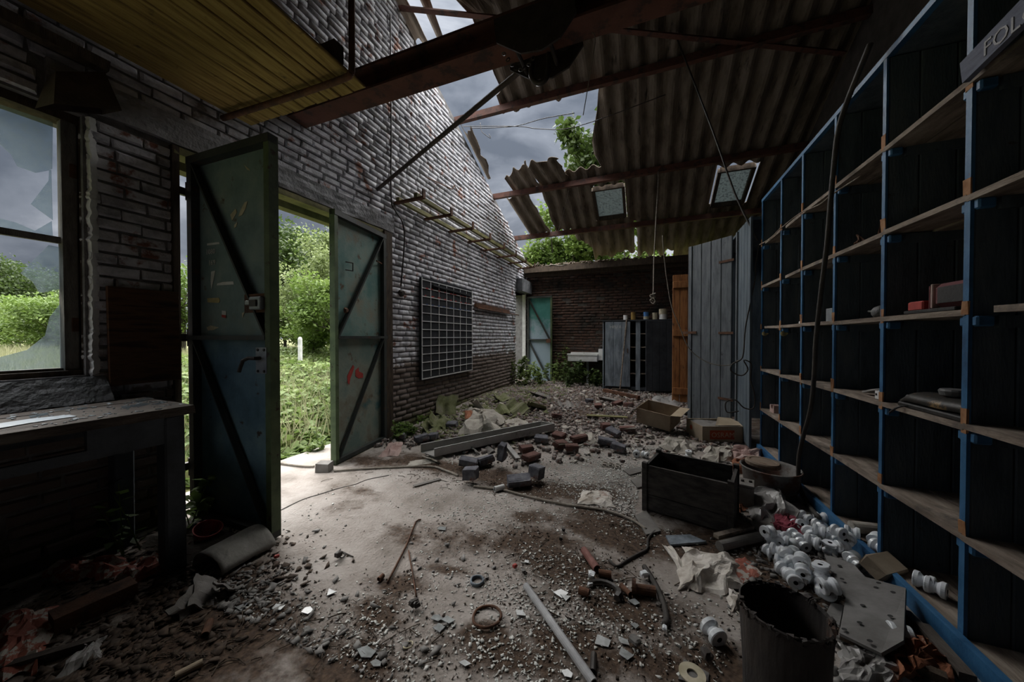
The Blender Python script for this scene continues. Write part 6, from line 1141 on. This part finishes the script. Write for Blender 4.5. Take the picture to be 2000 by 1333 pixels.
def ctr(u, v, dist):    # a point at a given distance along a sight line, for siting the trees
    d = ray(u, v); return CAM+d*dist
def site(u, dist): p = ctr(u, 658, dist); return p.x, p.y
def top(v, dist): return 1.25+(658-v)/FPX*dist
TR = 'trees beyond the left wall'
for u, dist, vt, vb, rw_, n, ls, mk, sd_, lab in ((590,17,416,640,2.6,15000,.17,'leaf_dark',3,'broad dark green tree seen through the open double door'),(628,11,452,660,1.25,12000,.10,'leaf_pale',4,'pale feathery willow in the middle of the door view'),(662,9.5,520,680,1.2,9000,.10,'leaf_mid',5,'bright green bush at the right of the door view'),(556,12.5,560,680,1.2,8000,.10,'leaf_mid',6,'round green bush at the left of the door view'),(540,22,470,672,3.,9000,.22,'leaf_dark',7,'distant dark tree just left of the door view'),(612,10.2,600,690,.8,5000,.09,'leaf_mid',19,'low leafy shrub below the pale willow'),(705,15,450,650,2.4,8000,.16,'leaf_dark',8,'dark tree hidden mostly by the right door leaf'),
        (35,26,505,668,3.4,17000,.19,'leaf_dark',9,'dark round tree seen in the lower window pane'),(90,30,512,668,3.6,16000,.2,'leaf_dark',10,'second dark tree at the right of the window view'),(-30,24,500,668,3.4,12000,.2,'leaf_dark',11,'dark tree at the far left of the window view'),(70,15,572,690,2.0,9000,.12,'leaf_mid',12,'low bush in front of the dark trees in the window view'),(20,17,584,690,2.2,9000,.13,'leaf_mid',13,'low bush at the left of the window view'),(118,13,566,690,1.5,7000,.12,'leaf_mid',14,'bush at the right edge of the window view'),(358,14,480,660,1.5,5000,.14,'leaf_mid',20,'bush seen through the slit beside the left door leaf')):
    x, y = site(u, dist); z1 = top(vt, dist); z0 = top(vb, dist); tree(lab, x, y, z0, z1, rw_, rw_, n, ls, M[mk], sd_, group=TR, nb=38)
tree('leafy maple rising behind the far wall in the roof hole', -1.42, 11.7, 4.4, 9.0, 1.75, 1.7, 8000, .17, M['leaf_dark'], 21, slim=.8, nb=30); tree('leafy bush behind the eaves at the far left', -2.6, 11.2, 1.2, 5.5, 1.4, 1.0, 12000, .13, M['leaf_mid'], 22, slim=.7); tree('leafy bush behind the eaves under the hanging sheets', -.4, 11.0, 1.5, 5.0, 1.5, .9, 11000, .13, M['leaf_mid'], 23, slim=.7); tree('green bush outside the far doorway', -4.6, 9.6, .2, 2.9, 1.0, 1.0, 7000, .11, M['leaf_mid'], 24)
# nettles and grass outside the door
r = np.random.default_rng(31); n = 26000; x = r.uniform(-11, -3.55, n); y = r.uniform(1.2, 9.0, n); gz = ground_z(x, y); tall = np.clip((-3.5-x)/1.5, 0, 1)*(.25+.75*fbm(x*.9, y*.9, 5)); z = gz+tall*(.25+.55*r.random(n)**.6)
keep = np.abs(y/np.maximum(-x,1)-.76) < .32; lv = leaves('nettle_bank', np.stack([x,y,z],1)[keep], .105, M['leaf_nettle'], seed=31, up=1.0, slim=.75); tag(lv, 'thick bank of bright green nettles outside the double door', 'nettles', kind='stuff')
def blades(name, label, n, xr, yr, h, m, seed, dens=None):
    r = np.random.default_rng(seed); x = r.uniform(*xr, n); y = r.uniform(*yr, n); gz = ground_z(x, y); hh = h*(.5+r.random(n)); a = r.uniform(0, 2*PI, n); w_ = .006+.0035*np.abs(x)*.25; bx, by = r.normal(0,.25,n)*hh, r.normal(0,.25,n)*hh
    V = np.stack([np.stack([x-w_*np.cos(a), y-w_*np.sin(a), gz],1), np.stack([x+w_*np.cos(a), y+w_*np.sin(a), gz],1), np.stack([x+bx, y+by, gz+hh],1)], 1).reshape(-1,3)
    o = link(name, mesh_np(name, V, np.arange(n*3).reshape(n,3)), m); return tag(o, label, 'grass', kind='stuff')
blades('meadow_grass', 'pale meadow grass in the window view', 32000, (-22, -3.7), (-3.5, 5.5), .45, M['grass'], 41); blades('meadow_grass', 'pale grass on the slope in the door view', 14000, (-14, -5.5), (4.5, 10.5), .4, M['grass'], 42)
# weeds inside
def weed(label, u, v, r0, h, n, ls, m, seed, dz=0., group='weeds growing inside', name='weed', pos=None):
    p = pos or at(u, v); t = thing(name, label, 'plant', p, 0, group); r = np.random.default_rng(seed); ns = max(3, int(r0*25)); mb = MB(); C = []
    for k in range(ns):
        a = r.uniform(0, 2*PI); q = Vector((p.x+r0*r.random()*math.cos(a), p.y+r0*r.random()*math.sin(a), p.z)); e = q+Vector((r.normal(0,.3)*h*.5, r.normal(0,.3)*h*.5, h*r.uniform(.5,1.)+dz)); mb.tube([q, q.lerp(e,.5)+Vector((0,0,.03)), e], [.004,.003,.002], 4)
        for i in range(max(2, n//ns)): f_ = r.random()**.6; c = q.lerp(e, f_); C.append((c.x+r.normal(0,.035), c.y+r.normal(0,.035), c.z+r.normal(0,.02)))
    obj('stems', mb, M['leaf_mid'], t); leaves('foliage', np.array(C), ls, m, t, seed, up=1., slim=.72); return t
weed('bright bramble growing in through the far doorway', 1020, 752, .35, .75, 520, .075, M['leaf_nettle'], 51, pos=Vector((-2.75, 7.75, .1))); weed('bramble at the foot of the teal door leaf', 1060, 742, .38, .55, 560, .075, M['leaf_nettle'], 52, pos=Vector((-2.35, 8.0, .1))); weed('dark ivy below the sink', 1120, 748, .42, .6, 620, .075, M['leaf_dark'], 53, pos=Vector((-1.65, 8.05, .08))); weed('dark ivy between the sink and the grey cabinet', 1150, 752, .25, .45, 260, .07, M['leaf_dark'], 54, pos=Vector((-1.15, 8.15, .08)))
weed('vine climbing beside the teal door leaf', 1095, 700, .10, 1.0, 120, .06, M['leaf_nettle'], 55, pos=Vector((-2.05, 8.45, .1))); weed('small weeds at the foot of the door jamb', 757, 872, .16, .22, 160, .05, M['leaf_mid'], 56, pos=Vector((-2.74, 3.42, .02))); weed('weeds on the mossy rubble by the wall', 800, 852, .22, .16, 220, .045, M['leaf_mid'], 57); weed('low weeds at the wall foot behind the sack', 850, 830, .25, .14, 200, .045, M['leaf_mid'], 58)
weed('dark nettle growing between the bench leg and the left door leaf', 372, 1010, .10, .42, 70, .085, M['leaf_mid'], 59, pos=Vector((-2.72, 1.31, 0))); weed('dark weed under the workbench', 300, 1040, .08, .40, 24, .08, M['leaf_dark'], 60, pos=Vector((-2.75, .98, 0))); weed('grass tuft at the door threshold outside', 640, 868, .15, .25, 160, .05, M['leaf_nettle'], 61, pos=Vector((-3.45, 2.75, -.05))); weed('nettles at the door threshold outside', 570, 880, .3, .45, 320, .07, M['leaf_nettle'], 62, pos=Vector((-3.7, 2.2, -.05)))
ps_ = thing('marker_post', 'short white post standing in the grass outside the door', 'post', (*site(586, 7.6), 0)); x, y = site(586, 7.6); gz = float(ground_z(x, y)); obj('shaft', MB().lathe([(.045,gz),(.045,1.20),(.03,1.24),(0,1.25)], 10, Matrix.Translation((x, y, 0))), M['white_paint'], ps_)

for (u, v, lab) in ((1494,652,'yellow leaf stuck to the first shelf divider from the far end'),(1531,652,'yellow leaf stuck to the second shelf divider from the far end')):
    p = on(u, v, 1, 4.38 if u < 1500 else 3.82); mb = MB(); mb.grid(lambda a, b: p+Vector(((a-.5)*.06, -.006-.008*math.sin(a*6), (b-.5)*.05*math.sin(PI*(.15+.8*a)))), 6, 3, .002); tag(obj('yellow_leaf', mb, M['yellow_label']), lab, 'leaf')
